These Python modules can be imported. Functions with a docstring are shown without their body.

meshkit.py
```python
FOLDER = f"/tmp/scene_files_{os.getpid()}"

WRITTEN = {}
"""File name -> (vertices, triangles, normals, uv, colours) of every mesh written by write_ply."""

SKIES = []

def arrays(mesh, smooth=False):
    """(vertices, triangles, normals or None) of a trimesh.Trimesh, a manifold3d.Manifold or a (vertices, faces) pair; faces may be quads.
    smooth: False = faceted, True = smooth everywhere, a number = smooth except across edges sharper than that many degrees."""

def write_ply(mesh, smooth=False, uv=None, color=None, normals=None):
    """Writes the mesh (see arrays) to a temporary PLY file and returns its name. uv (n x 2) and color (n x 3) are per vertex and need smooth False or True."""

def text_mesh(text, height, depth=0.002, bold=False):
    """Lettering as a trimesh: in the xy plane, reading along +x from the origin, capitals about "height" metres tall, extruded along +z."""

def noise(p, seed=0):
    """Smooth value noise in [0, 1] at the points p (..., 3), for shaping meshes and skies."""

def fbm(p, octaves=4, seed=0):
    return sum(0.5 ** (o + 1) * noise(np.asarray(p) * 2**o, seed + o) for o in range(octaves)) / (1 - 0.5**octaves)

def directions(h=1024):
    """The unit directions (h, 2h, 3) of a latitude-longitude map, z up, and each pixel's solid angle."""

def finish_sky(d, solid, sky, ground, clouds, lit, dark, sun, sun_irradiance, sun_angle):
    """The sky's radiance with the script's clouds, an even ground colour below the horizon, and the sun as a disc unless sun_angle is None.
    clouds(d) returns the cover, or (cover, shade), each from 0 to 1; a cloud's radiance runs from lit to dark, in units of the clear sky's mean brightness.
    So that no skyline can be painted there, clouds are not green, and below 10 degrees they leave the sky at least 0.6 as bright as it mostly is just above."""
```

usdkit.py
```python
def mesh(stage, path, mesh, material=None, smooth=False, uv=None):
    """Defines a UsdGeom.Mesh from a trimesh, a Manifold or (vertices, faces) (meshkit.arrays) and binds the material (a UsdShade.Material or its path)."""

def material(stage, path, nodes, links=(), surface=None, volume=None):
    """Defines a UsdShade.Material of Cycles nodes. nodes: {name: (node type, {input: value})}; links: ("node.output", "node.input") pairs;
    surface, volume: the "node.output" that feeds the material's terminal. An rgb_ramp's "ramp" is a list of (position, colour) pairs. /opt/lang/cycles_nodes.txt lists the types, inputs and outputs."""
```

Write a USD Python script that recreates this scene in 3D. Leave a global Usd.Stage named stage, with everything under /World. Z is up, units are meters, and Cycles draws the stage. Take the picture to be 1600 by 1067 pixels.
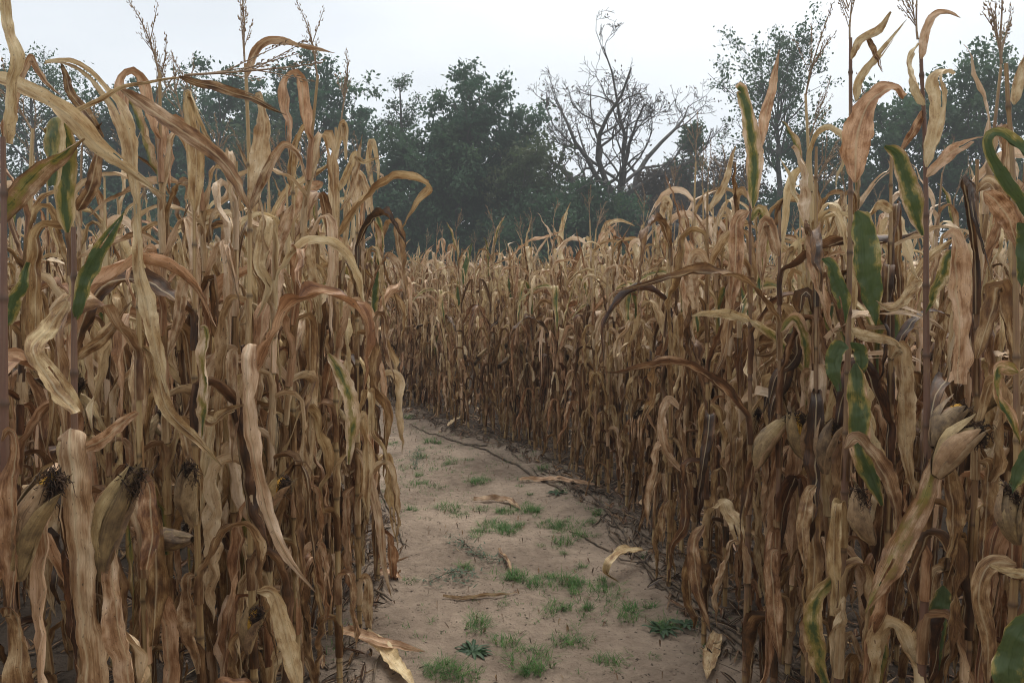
import math, numpy as np, usdkit
from pxr import Usd, UsdGeom, UsdLux, UsdShade, Gf, Sdf, Vt
from meshkit import noise, fbm

stage = Usd.Stage.CreateInMemory()
UsdGeom.SetStageUpAxis(stage, 'Z')
UsdGeom.SetStageMetersPerUnit(stage, 1.0)
UsdGeom.Xform.Define(stage, '/World')
UsdGeom.Scope.Define(stage, '/World/Looks')
T = Sdf.ValueTypeNames
PI = math.pi

# ------------------------------------------------------------------ camera, sky, sun, exposure
EYE = np.array([0.0, 0.0, 1.60])
PITCH = math.radians(4.7)
FPX = 1250.0                                   # focal length in pixels of a 1600 wide frame
EXPOSURE = 0.27
SUN_DIR = np.array([0.20, 0.45, 0.90]); SUN_DIR /= np.linalg.norm(SUN_DIR)
SUN_INTENSITY, SUN_ANGLE = 0.40, 28.0
SKY_STRENGTH = 0.10
HAZE = 0.0013
CLOUD_DARK, CLOUD_LIT = (6.6, 7.0, 7.45), (21.0, 21.0, 20.6)

cam = UsdGeom.Camera.Define(stage, '/World/camera')
cam.CreateHorizontalApertureAttr(36.0)
cam.CreateVerticalApertureAttr(24.0)
cam.CreateFocalLengthAttr(36.0 * FPX / 1600)
cam.CreateClippingRangeAttr((0.05, 5000))
cam.CreateExposureAttr(EXPOSURE)
cam.AddTranslateOp().Set(Gf.Vec3d(*EYE))
cam.AddRotateXOp().Set(90 - math.degrees(PITCH))
FWD = np.array([0, math.cos(PITCH), -math.sin(PITCH)])
UPV = np.array([0, math.sin(PITCH), math.cos(PITCH)])
RGT = np.array([1.0, 0, 0])

def at(px, py, d):
    """The point at distance d in front of the camera that the photograph shows at (px, py) of 1600 x 1067."""
    return EYE + d * (FWD + (px - 800) / FPX * RGT + (533.5 - py) / FPX * UPV)

def ground_at(px, py, z=0.0):
    r = FWD + (px - 800) / FPX * RGT + (533.5 - py) / FPX * UPV
    return EYE + r * ((z - EYE[2]) / r[2])

sky = UsdLux.DomeLight.Define(stage, '/World/sky')
elev, rot = math.asin(SUN_DIR[2]), math.atan2(SUN_DIR[0], SUN_DIR[1])
skym = usdkit.material(stage, '/World/Looks/overcast_sky', {
    'sky': ('sky_texture', {'sky_type': 'single_scattering', 'sun_disc': False, 'sun_elevation': elev, 'sun_rotation': rot}),
    'tc': ('texture_coordinate', {}),
    'dir': ('vector_math', {'math_type': 'normalize'}),
    'dot': ('vector_math', {'math_type': 'dot_product', 'vector2': tuple(SUN_DIR)}),
    'glow': ('map_range', {'range_type': 'smoothstep', 'from_min': 0.60, 'from_max': 1.0, 'to_min': 0.0, 'to_max': 0.85}),
    'sc': ('mapping', {'scale': (1.6, 1.6, 4.0)}),
    'n': ('noise_texture', {'scale': 1.3, 'detail': 4.0, 'roughness': 0.5}),
    'nf': ('map_range', {'from_min': 0.3, 'from_max': 0.7, 'to_min': 0.0, 'to_max': 0.10}),
    'f': ('math', {'math_type': 'add', 'use_clamp': True}),
    'cl': ('mix_color', {'a': CLOUD_DARK, 'b': CLOUD_LIT, 'use_clamp_result': False}),
    'mx': ('mix_color', {'fac': 0.94, 'use_clamp_result': False}),
    'bg': ('background_shader', {'strength': SKY_STRENGTH})},
    [('tc.generated', 'dir.vector1'), ('dir.vector', 'dot.vector1'), ('dot.value', 'glow.value'), ('dir.vector', 'sc.vector'),
     ('sc.vector', 'n.vector'), ('n.fac', 'nf.value'), ('glow.result', 'f.value1'), ('nf.result', 'f.value2'),
     ('f.value', 'cl.fac'), ('sky.color', 'mx.a'), ('cl.result', 'mx.b'), ('mx.result', 'bg.color')], surface='bg.background')
UsdShade.MaterialBindingAPI.Apply(sky.GetPrim()).Bind(skym)
sky.GetPrim().SetCustomDataByKey('kind', 'structure')

sun = UsdLux.DistantLight.Define(stage, '/World/sun')
sun.CreateIntensityAttr(SUN_INTENSITY); sun.CreateAngleAttr(SUN_ANGLE); sun.CreateNormalizeAttr(True)
sun.CreateColorAttr(Gf.Vec3f(1.0, 0.95, 0.88))
zx = SUN_DIR; xx = np.cross([0, 0, 1.0], zx); xx /= np.linalg.norm(xx); yx = np.cross(zx, xx)
sun.AddTransformOp().Set(Gf.Matrix4d(*xx, 0, *yx, 0, *zx, 0, 0, 0, 20, 1))

# ------------------------------------------------------------------ helpers
names = {}
def path_for(name, parent='/World'):
    key = parent + '/' + name
    k = names.get(key, 0); names[key] = k + 1
    return key if k == 0 else f'{key}_{k:03d}'

class MB:
    """Collects vertices, faces, uv and the variation colour of one mesh."""
    def __init__(s): s.v, s.f, s.uv, s.c, s.n = [], [], [], [], 0
    def add(s, v, f, uv=None, c=(0.5, 0, 0)):
        v = np.asarray(v, float); f = np.asarray(f, int)
        if f.shape[1] == 4: f = np.vstack([f[:, [0, 1, 2]], f[:, [0, 2, 3]]])
        s.v.append(v); s.f.append(f + s.n); s.n += len(v)
        s.uv.append(np.zeros((len(v), 2)) if uv is None else uv)
        s.c.append(np.broadcast_to(np.asarray(c, float), (len(v), 3)))
        return s
    def join(s, o):
        for v, f, uv, c in zip(o.v, o.f, o.uv, o.c):
            pass
        if o.n:
            s.v.append(np.vstack(o.v)); s.f.append(np.vstack(o.f) + s.n); s.uv.append(np.vstack(o.uv)); s.c.append(np.vstack(o.c)); s.n += o.n
        return s
    def arr(s): return np.vstack(s.v), np.vstack(s.f), np.vstack(s.uv), np.vstack(s.c)

def put(path, mb, mat, smooth=True, offset=None):
    v, f, uv, c = mb.arr()
    if len(f) and f.max() + 1 < len(v) or len(np.unique(f)) < len(v):
        ids, f = np.unique(f, return_inverse=True); f = f.reshape(-1, 3); v, uv, c = v[ids], uv[ids], c[ids]
    if offset is not None: v = v - offset
    m = UsdGeom.Mesh.Define(stage, path)
    m.CreatePointsAttr(Vt.Vec3fArray.FromNumpy(v.astype(np.float32)))
    m.CreateFaceVertexCountsAttr(Vt.IntArray.FromNumpy(np.full(len(f), 3, np.int32)))
    m.CreateFaceVertexIndicesAttr(Vt.IntArray.FromNumpy(f.astype(np.int32).ravel()))
    m.CreateSubdivisionSchemeAttr('none')
    if smooth:
        fn = np.cross(v[f[:, 1]] - v[f[:, 0]], v[f[:, 2]] - v[f[:, 0]])
        n = np.stack([np.bincount(f.ravel(), np.repeat(fn[:, k], 3), len(v)) for k in range(3)], 1)
        n /= np.linalg.norm(n, axis=1, keepdims=True) + 1e-12
        m.CreateNormalsAttr(Vt.Vec3fArray.FromNumpy(n.astype(np.float32))); m.SetNormalsInterpolation('vertex')
    api = UsdGeom.PrimvarsAPI(m)
    api.CreatePrimvar('st', T.TexCoord2fArray, 'vertex').Set(Vt.Vec2fArray.FromNumpy(uv.astype(np.float32)))
    api.CreatePrimvar('leafvar', T.Color3fArray, 'vertex').Set(Vt.Vec3fArray.FromNumpy(c.astype(np.float32)))
    UsdShade.MaterialBindingAPI.Apply(m.GetPrim()).Bind(MAT[mat])
    return m.GetPrim()

def tag(p, label=None, cat=None, group=None, kind=None):
    for k, x in (('label', label), ('category', cat), ('group', group), ('kind', kind)):
        if x: p.SetCustomDataByKey(k, x)
    return p

def xform(name, loc=(0, 0, 0), rotz=0.0, scale=1.0, tilt=None):
    x = UsdGeom.Xform.Define(stage, path_for(name))
    x.AddTranslateOp().Set(Gf.Vec3d(*map(float, loc)))
    if tilt is not None: x.AddRotateXYZOp().Set(Gf.Vec3f(float(tilt[0]), float(tilt[1]), float(math.degrees(rotz))))
    elif rotz: x.AddRotateZOp().Set(float(math.degrees(rotz)))
    if np.ndim(scale) or scale != 1.0:
        s = np.broadcast_to(scale, (3,)); x.AddScaleOp().Set(Gf.Vec3f(*map(float, s)))
    return x.GetPrim()

def grid_faces(n, m, close=False):
    i, j = np.meshgrid(np.arange(n - 1), np.arange(m if close else m - 1), indexing='ij')
    j2 = (j + 1) % m
    return np.stack([i * m + j, i * m + j2, (i + 1) * m + j2, (i + 1) * m + j], -1).reshape(-1, 4)

def unit(a): return a / (np.linalg.norm(a, axis=-1, keepdims=True) + 1e-12)

def spline(pts, n):
    """Smooth curve through the points, evenly resampled (centripetal enough for leaves)."""
    p = np.asarray(pts, float)
    if len(p) == 2: return p[0] + (p[1] - p[0]) * np.linspace(0, 1, n)[:, None]
    q = np.vstack([2 * p[0] - p[1], p, 2 * p[-1] - p[-2]])
    out = []
    for k in range(1, len(q) - 2):
        t = np.linspace(0, 1, 16, endpoint=False)[:, None]
        a, b, c, d = q[k - 1], q[k], q[k + 1], q[k + 2]
        out.append(0.5 * (2 * b + (c - a) * t + (2 * a - 5 * b + 4 * c - d) * t**2 + (3 * b - a - 3 * c + d) * t**3))
    out = np.vstack(out + [p[-1:]])
    s = np.concatenate([[0], np.cumsum(np.linalg.norm(np.diff(out, axis=0), axis=1))])
    x = np.linspace(0, s[-1], n)
    return np.stack([np.interp(x, s, out[:, k]) for k in range(3)], 1)

def tube(P, R, sides=6, mb=None, c=(0.5, 0, 0), vv=None, cap=True):
    P = np.asarray(P, float); n = len(P)
    R = np.broadcast_to(R, (n,))
    t = unit(np.gradient(P, axis=0))
    a = np.cross(t, np.where(np.abs(t[:, 2:]) < 0.9, [0, 0, 1.0], [1.0, 0, 0])); a = unit(a)
    # keep the frame from flipping
    for k in range(1, n):
        if a[k] @ a[k - 1] < 0.3:
            w = a[k - 1] - t[k] * (a[k - 1] @ t[k]); a[k] = w / (np.linalg.norm(w) + 1e-12)
    b = np.cross(t, a)
    ang = np.arange(sides) * 2 * PI / sides
    v = P[:, None] + R[:, None, None] * (np.cos(ang)[None, :, None] * a[:, None] + np.sin(ang)[None, :, None] * b[:, None])
    vv = np.linspace(0, 1, n) if vv is None else vv
    uv = np.stack(np.broadcast_arrays(np.arange(sides)[None, :] / sides, vv[:, None]), -1).reshape(-1, 2)
    mb = mb or MB()
    mb.add(v.reshape(-1, 3), grid_faces(n, sides, True), uv, c)
    return mb

def tubes(P, R, sides, mb):
    """Many polylines (b, n, 3) with radii (b, n) at once."""
    b, n, _ = P.shape
    t = unit(np.gradient(P, axis=1))
    ref = np.where(np.abs(t[:, :1, 2:]) < 0.8, [0, 0, 1.0], [1.0, 0, 0])
    a = unit(np.cross(t, np.broadcast_to(ref, t.shape))); c = np.cross(t, a)
    ang = np.arange(sides) * 2 * PI / sides
    v = P[:, :, None] + R[:, :, None, None] * (np.cos(ang)[:, None] * a[:, :, None] + np.sin(ang)[:, None] * c[:, :, None])
    f = grid_faces(n, sides, True)
    f = (f[None] + (np.arange(b) * n * sides)[:, None, None]).reshape(-1, 4)
    mb.add(v.reshape(-1, 3), f)

# ------------------------------------------------------------------ materials
MAT = {}
def mat(name, nodes, links, surface):
    MAT[name] = usdkit.material(stage, '/World/Looks/' + name, nodes, links, surface)

def streak_leaf(name, ramp, translucent=0.14, spot=0.62, green=True, rough=0.50, ribs=0.5, ufreq=34):
    nodes = {
        'st': ('attribute', {'attribute': 'st'}), 'lv': ('attribute', {'attribute': 'leafvar'}),
        'lvs': ('separate_color', {}), 'uv': ('separate_xyz', {}),
        'seed': ('math', {'math_type': 'multiply', 'value2': 61.0}),
        'sv': ('combine_xyz', {'x': 0, 'y': 0}),
        'v1': ('vector_math', {'math_type': 'multiply_add', 'vector2': (ufreq, 1.6, 0)}), 'n1': ('noise_texture', {'scale': 1.0, 'detail': 4.0, 'roughness': 0.7}),
        'v2': ('vector_math', {'math_type': 'multiply_add', 'vector2': (2.4, 5.5, 0)}), 'n2': ('noise_texture', {'scale': 1.0, 'detail': 5.0, 'roughness': 0.62}),
        'v3': ('vector_math', {'math_type': 'multiply_add', 'vector2': (18, 70, 0)}), 'n3': ('noise_texture', {'scale': 1.0, 'detail': 2.0, 'roughness': 0.5}),
        'a1': ('math', {'math_type': 'multiply_add', 'value2': 0.62, 'value3': -0.31}),
        'a2': ('math', {'math_type': 'multiply_add', 'value2': 1.55, 'value3': -0.775}),
        'a3': ('math', {'math_type': 'add'}), 'a4': ('math', {'math_type': 'add', 'use_clamp': True}),
        'ramp': ('rgb_ramp', {'ramp': ramp}),
        'spots': ('map_range', {'from_min': 0.65, 'from_max': 0.72, 'to_min': 0.0, 'to_max': spot}),
        'blade': ('math', {'math_type': 'greater_than', 'value2': 0.04}), 'spm': ('math', {'math_type': 'multiply'}),
        'spotc': ('mix_color', {'b': (0.035, 0.022, 0.015)}),
        'um': ('math', {'math_type': 'subtract', 'value2': 0.5}), 'ua': ('math', {'math_type': 'absolute'}),
        'tint': ('rgb_ramp', {'ramp': [(0, (1.08, .90, .84)), (.3, (1.0, .96, .97)), (.6, (1, .98, .88)), (1, (1.0, .98, .80))]}), 'tm': ('mix_color', {'blend_type': 'multiply', 'fac': 1.0, 'use_clamp_result': False}),
        'rib': ('map_range', {'from_min': 0.015, 'from_max': 0.05, 'to_min': ribs, 'to_max': 0.0}),
        'ribc': ('mix_color', {'b': (0.56, 0.44, 0.27)}),
        'hgt': ('math', {'math_type': 'multiply_add', 'value2': 1.0}),
        'bump': ('bump', {'strength': 0.8, 'distance': 0.003}),
        'p': ('principled_bsdf', {'roughness': rough, 'specular_ior_level': 0.45}),
        'tr': ('translucent_bsdf', {}), 'mx': ('mix_closure', {'fac': translucent}),
    }
    links = [('lv.color', 'lvs.color'), ('st.vector', 'uv.vector'), ('lvs.b', 'seed.value1'), ('seed.value', 'sv.z'),
             ('st.vector', 'v1.vector1'), ('sv.vector', 'v1.vector3'), ('v1.vector', 'n1.vector'),
             ('st.vector', 'v2.vector1'), ('sv.vector', 'v2.vector3'), ('v2.vector', 'n2.vector'),
             ('st.vector', 'v3.vector1'), ('sv.vector', 'v3.vector3'), ('v3.vector', 'n3.vector'),
             ('n1.fac', 'a1.value1'), ('n2.fac', 'a2.value1'), ('a1.value', 'a3.value1'), ('a2.value', 'a3.value2'),
             ('a3.value', 'a4.value1'), ('lvs.r', 'a4.value2'), ('a4.value', 'ramp.fac'),
             ('n3.fac', 'spots.value'), ('uv.x', 'um.value1'), ('um.value', 'ua.value1'), ('ua.value', 'rib.value'),
             ('lvs.b', 'tint.fac'), ('ramp.color', 'tm.a'), ('tint.color', 'tm.b'), ('tm.result', 'ribc.a'), ('rib.result', 'ribc.fac')]
    last = 'ribc.result'
    if green:
        nodes |= {
            'g1': ('math', {'math_type': 'multiply_add', 'value2': -1.5}),          # green - 1.5|u|
            'g3': ('math', {'math_type': 'multiply_add', 'value2': 0.55}),
            'g2': ('math', {'math_type': 'multiply_add', 'value2': 1.95}),          # n2
            'gm': ('map_range', {'range_type': 'smoothstep', 'from_min': 1.30, 'from_max': 1.62}),
            'ym': ('map_range', {'range_type': 'smoothstep', 'from_min': 0.95, 'from_max': 1.40}),
            'yon': ('math', {'math_type': 'greater_than', 'value2': 0.02}), 'ymm': ('math', {'math_type': 'multiply'}), 'gmm': ('math', {'math_type': 'multiply'}),
            'yc': ('mix_color', {'b': (0.26, 0.21, 0.05)}),
            'gcol': ('mix_color', {'a': (0.026, 0.058, 0.020), 'b': (0.105, 0.130, 0.042)}),
            'gc': ('mix_color', {})}
        links += [('ua.value', 'g1.value1'), ('lvs.g', 'g1.value3'), ('n2.fac', 'g2.value1'), ('g1.value', 'g2.value3'),
                  ('n1.fac', 'g3.value1'), ('g2.value', 'g3.value3'), ('g3.value', 'gm.value'), ('g3.value', 'ym.value'), ('lvs.g', 'yon.value1'), ('yon.value', 'ymm.value1'), ('ym.result', 'ymm.value2'),
                  ('yon.value', 'gmm.value1'), ('gm.result', 'gmm.value2'),
                  (last, 'yc.a'), ('ymm.value', 'yc.fac'), ('n1.fac', 'gcol.fac'), ('yc.result', 'gc.a'), ('gcol.result', 'gc.b'), ('gmm.value', 'gc.fac')]
        last = 'gc.result'
    links += [(last, 'spotc.a'), ('uv.y', 'blade.value1'), ('spots.result', 'spm.value1'), ('blade.value', 'spm.value2'), ('spm.value', 'spotc.fac'), ('spotc.result', 'p.base_color'), ('spotc.result', 'tr.color'),
              ('n1.fac', 'hgt.value1'), ('rib.result', 'hgt.value3'), ('hgt.value', 'bump.height'), ('bump.normal', 'p.normal'),
              ('p.BSDF', 'mx.closure1'), ('tr.BSDF', 'mx.closure2')]
    mat(name, nodes, links, 'mx.closure')

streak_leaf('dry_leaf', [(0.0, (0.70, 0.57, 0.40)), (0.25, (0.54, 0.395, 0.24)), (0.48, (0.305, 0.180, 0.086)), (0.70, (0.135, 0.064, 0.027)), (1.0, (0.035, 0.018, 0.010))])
streak_leaf('husk', [(0.0, (0.46, 0.35, 0.21)), (0.35, (0.30, 0.21, 0.11)), (0.7, (0.15, 0.10, 0.055)), (1.0, (0.06, 0.04, 0.025))], 0.08, 0.6, False, 0.6, 0.0, 20)

mat('stalk', {
    'st': ('attribute', {'attribute': 'st'}), 'lv': ('attribute', {'attribute': 'leafvar'}), 'ls': ('separate_color', {}), 'uv': ('separate_xyz', {}),
    'sv': ('combine_xyz', {}), 'sd': ('math', {'math_type': 'multiply', 'value2': 37.0}),
    'v1': ('vector_math', {'math_type': 'multiply_add', 'vector2': (9, 1.2, 0)}), 'n1': ('noise_texture', {'scale': 1.0, 'detail': 4.0}),
    'v2': ('vector_math', {'math_type': 'multiply_add', 'vector2': (1.0, 1.6, 0)}), 'n2': ('noise_texture', {'scale': 1.0, 'detail': 3.0}),
    'a': ('math', {'math_type': 'multiply_add', 'value2': 1.1, 'value3': -0.55}), 'b': ('math', {'math_type': 'add', 'use_clamp': True}),
    'ramp': ('rgb_ramp', {'ramp': [(0, (0.44, 0.34, 0.19)), (0.35, (0.32, 0.22, 0.10)), (0.65, (0.21, 0.12, 0.05)), (1, (0.09, 0.05, 0.027))]}),
    'pm': ('math', {'math_type': 'add'}), 'pf': ('map_range', {'range_type': 'smoothstep', 'from_min': 0.75, 'from_max': 1.25, 'to_max': 0.85}),
    'pc': ('mix_color', {'b': (0.105, 0.052, 0.040)}),
    'fr': ('math', {'math_type': 'fraction'}), 'f2': ('math', {'math_type': 'subtract', 'value2': 0.5}), 'f3': ('math', {'math_type': 'absolute'}),
    'nb': ('map_range', {'from_min': 0.44, 'from_max': 0.49, 'to_max': 0.7}), 'nc': ('mix_color', {'b': (0.06, 0.035, 0.02)}),
    'bump': ('bump', {'strength': 0.5, 'distance': 0.002}),
    'p': ('principled_bsdf', {'roughness': 0.5, 'specular_ior_level': 0.35})},
    [('st.vector', 'uv.vector'), ('lv.color', 'ls.color'), ('ls.b', 'sd.value1'), ('sd.value', 'sv.z'),
     ('st.vector', 'v1.vector1'), ('sv.vector', 'v1.vector3'), ('v1.vector', 'n1.vector'), ('st.vector', 'v2.vector1'), ('sv.vector', 'v2.vector3'), ('v2.vector', 'n2.vector'),
     ('n1.fac', 'a.value1'), ('a.value', 'b.value1'), ('ls.r', 'b.value2'), ('b.value', 'ramp.fac'),
     ('ls.g', 'pm.value1'), ('n2.fac', 'pm.value2'), ('pm.value', 'pf.value'), ('ramp.color', 'pc.a'), ('pf.result', 'pc.fac'),
     ('uv.y', 'fr.value1'), ('fr.value', 'f2.value1'), ('f2.value', 'f3.value1'), ('f3.value', 'nb.value'), ('pc.result', 'nc.a'), ('nb.result', 'nc.fac'),
     ('n1.fac', 'bump.height'), ('bump.normal', 'p.normal'), ('nc.result', 'p.base_color')], 'p.BSDF')

def simple(name, c1, c2, scale=30.0, rough=0.7, translucent=0.0, bump=0.0, detail=3.0, lo=0.35, hi=0.65):
    nodes = {'g': ('geometry', {}), 'n': ('noise_texture', {'scale': scale, 'detail': detail}), 'm': ('map_range', {'from_min': lo, 'from_max': hi}),
             'c': ('mix_color', {'a': c1, 'b': c2}), 'p': ('principled_bsdf', {'roughness': rough, 'specular_ior_level': 0.25})}
    links = [('g.position', 'n.vector'), ('n.fac', 'm.value'), ('m.result', 'c.fac'), ('c.result', 'p.base_color')]
    if bump:
        nodes['b'] = ('bump', {'strength': 0.7, 'distance': bump}); links += [('n.fac', 'b.height'), ('b.normal', 'p.normal')]
    out = 'p.BSDF'
    if translucent:
        nodes |= {'t': ('translucent_bsdf', {}), 'x': ('mix_closure', {'fac': translucent})}
        links += [('c.result', 't.color'), ('p.BSDF', 'x.closure1'), ('t.BSDF', 'x.closure2')]; out = 'x.closure'
    mat(name, nodes, links, out)

simple('silk', (0.018, 0.011, 0.007), (0.085, 0.048, 0.027), 60, 0.85)
simple('kernel', (0.50, 0.25, 0.03), (0.62, 0.36, 0.06), 120, 0.35)
simple('tassel', (0.30, 0.22, 0.14), (0.18, 0.12, 0.08), 60, 0.75)
simple('grass', (0.035, 0.098, 0.020), (0.090, 0.180, 0.038), 25, 0.55, 0.25)
simple('weed', (0.030, 0.060, 0.030), (0.060, 0.10, 0.050), 40, 0.55, 0.2)
simple('old_stalk', (0.045, 0.034, 0.026), (0.16, 0.115, 0.075), 22, 0.8, 0, 0.003)
simple('clod', (0.13, 0.095, 0.07), (0.26, 0.19, 0.145), 40, 0.9, 0, 0.002)
simple('bark', (0.036, 0.033, 0.030), (0.095, 0.086, 0.076), 4, 0.9, 0, 0.02)

def foliage(name, a, b, c, autumn=None):
    nodes = {'g': ('geometry', {}), 'n': ('noise_texture', {'scale': 0.42, 'detail': 4.0}), 'r': ('math', {'math_type': 'multiply_add', 'value2': 0.6, 'value3': -0.3}),
             's': ('math', {'math_type': 'add', 'use_clamp': True}), 'ramp': ('rgb_ramp', {'ramp': [(0.22, a), (0.5, b), (0.78, c)]}),
             'p': ('principled_bsdf', {'roughness': 0.55, 'specular_ior_level': 0.3}), 't': ('translucent_bsdf', {}), 'x': ('mix_closure', {'fac': 0.42})}
    links = [('g.position', 'n.vector'), ('g.random_per_island', 'r.value1'), ('n.fac', 's.value1'), ('r.value', 's.value2'), ('s.value', 'ramp.fac'),
             ('ramp.color', 'p.base_color'), ('ramp.color', 't.color'), ('p.BSDF', 'x.closure1'), ('t.BSDF', 'x.closure2')]
    mat(name, nodes, links, 'x.closure')
foliage('leaves_dark', (0.024, 0.064, 0.032), (0.062, 0.130, 0.058), (0.145, 0.190, 0.075))
foliage('leaves_green', (0.034, 0.074, 0.034), (0.080, 0.138, 0.052), (0.20, 0.185, 0.062))
foliage('leaves_turning', (0.050, 0.075, 0.032), (0.12, 0.105, 0.040), (0.24, 0.125, 0.045))
foliage('leaves_brown', (0.060, 0.045, 0.032), (0.10, 0.060, 0.036), (0.16, 0.080, 0.040))

mat('soil', {
    'g': ('geometry', {}),
    'n1': ('noise_texture', {'scale': 1.3, 'detail': 6.0, 'roughness': 0.6}), 'n2': ('noise_texture', {'scale': 14.0, 'detail': 8.0, 'roughness': 0.7}),
    'n3': ('noise_texture', {'scale': 90.0, 'detail': 5.0, 'roughness': 0.7}), 'n4': ('noise_texture', {'scale': 42.0, 'detail': 3.0, 'roughness': 0.6}),
    'a': ('math', {'math_type': 'multiply_add', 'value2': 0.55}), 'r1': ('map_range', {'from_min': 0.55, 'from_max': 1.0}),
    'c1': ('mix_color', {'a': (0.165, 0.122, 0.090), 'b': (0.410, 0.318, 0.238)}),
    'lv': ('attribute', {'attribute': 'leafvar'}), 'ls': ('separate_color', {}),
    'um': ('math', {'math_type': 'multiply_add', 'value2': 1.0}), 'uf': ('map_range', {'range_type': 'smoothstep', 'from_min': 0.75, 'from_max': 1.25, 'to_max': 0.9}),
    'c2': ('mix_color', {'b': (0.058, 0.045, 0.035)}),  # darker soil under the corn, with shade painted into its colour
    'sp': ('map_range', {'from_min': 0.62, 'from_max': 0.68, 'to_max': 0.85}), 'c3': ('mix_color', {'b': (0.055, 0.04, 0.03)}),
    'h': ('math', {'math_type': 'multiply_add', 'value2': 0.35}),
    'b1': ('bump', {'strength': 0.9, 'distance': 0.05}), 'b2': ('bump', {'strength': 0.6, 'distance': 0.012}),
    'p': ('principled_bsdf', {'roughness': 0.95, 'specular_ior_level': 0.15})},
    [('g.position', f'n{k}.vector') for k in (1, 2, 3, 4)] +
    [('n2.fac', 'a.value1'), ('n1.fac', 'a.value3'), ('a.value', 'r1.value'), ('r1.result', 'c1.fac'),
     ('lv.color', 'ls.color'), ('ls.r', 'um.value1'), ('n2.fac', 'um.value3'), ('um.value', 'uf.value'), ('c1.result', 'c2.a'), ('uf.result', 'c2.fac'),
     ('n4.fac', 'sp.value'), ('sp.result', 'c3.fac'), ('c2.result', 'c3.a'), ('c3.result', 'p.base_color'),
     ('n2.fac', 'b1.height'), ('b1.normal', 'b2.normal'), ('n3.fac', 'b2.height'), ('b2.normal', 'p.normal')], 'p.BSDF')

# ------------------------------------------------------------------ the lie of the land
LEFT = np.array([(-0.66, -14), (-0.68, 3.0), (-0.76, 4.4), (-0.92, 5.3), (-1.5, 6.3), (-2.6, 7.4), (-5, 9.2), (-9, 11.5), (-30, 20)])          # path's left side, going away
RIGHT = np.array([(1.05, -14), (1.05, 2.4), (0.98, 3.1), (0.82, 4.4), (0.62, 5.6), (0.24, 6.9), (-0.66, 8.3), (-1.6, 9.9), (-3.6, 12.0), (-8, 15), (-30, 25)])  # and its right side
def seg_dist(P, line):
    P = np.atleast_2d(P)[:, :2]; best = np.full(len(P), 1e9); side = np.zeros(len(P))
    for a, b in zip(line[:-1], line[1:]):
        d = b - a; t = np.clip(((P - a) @ d) / (d @ d), 0, 1); q = a + t[:, None] * d
        r = np.linalg.norm(P - q, axis=1); m = r < best
        cr = d[0] * (P[:, 1] - a[1]) - d[1] * (P[:, 0] - a[0])
        best = np.where(m, r, best); side = np.where(m, cr, side)
    return best * np.where(side > 0, 1, -1)     # positive to the left of the line
def into_corn(P):
    """Metres inside the corn (positive) or out on the path (negative), and which side."""
    l, r = seg_dist(P, LEFT), -seg_dist(P, RIGHT)
    return np.maximum(l, r), np.where(l > r, 0, 1)

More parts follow.
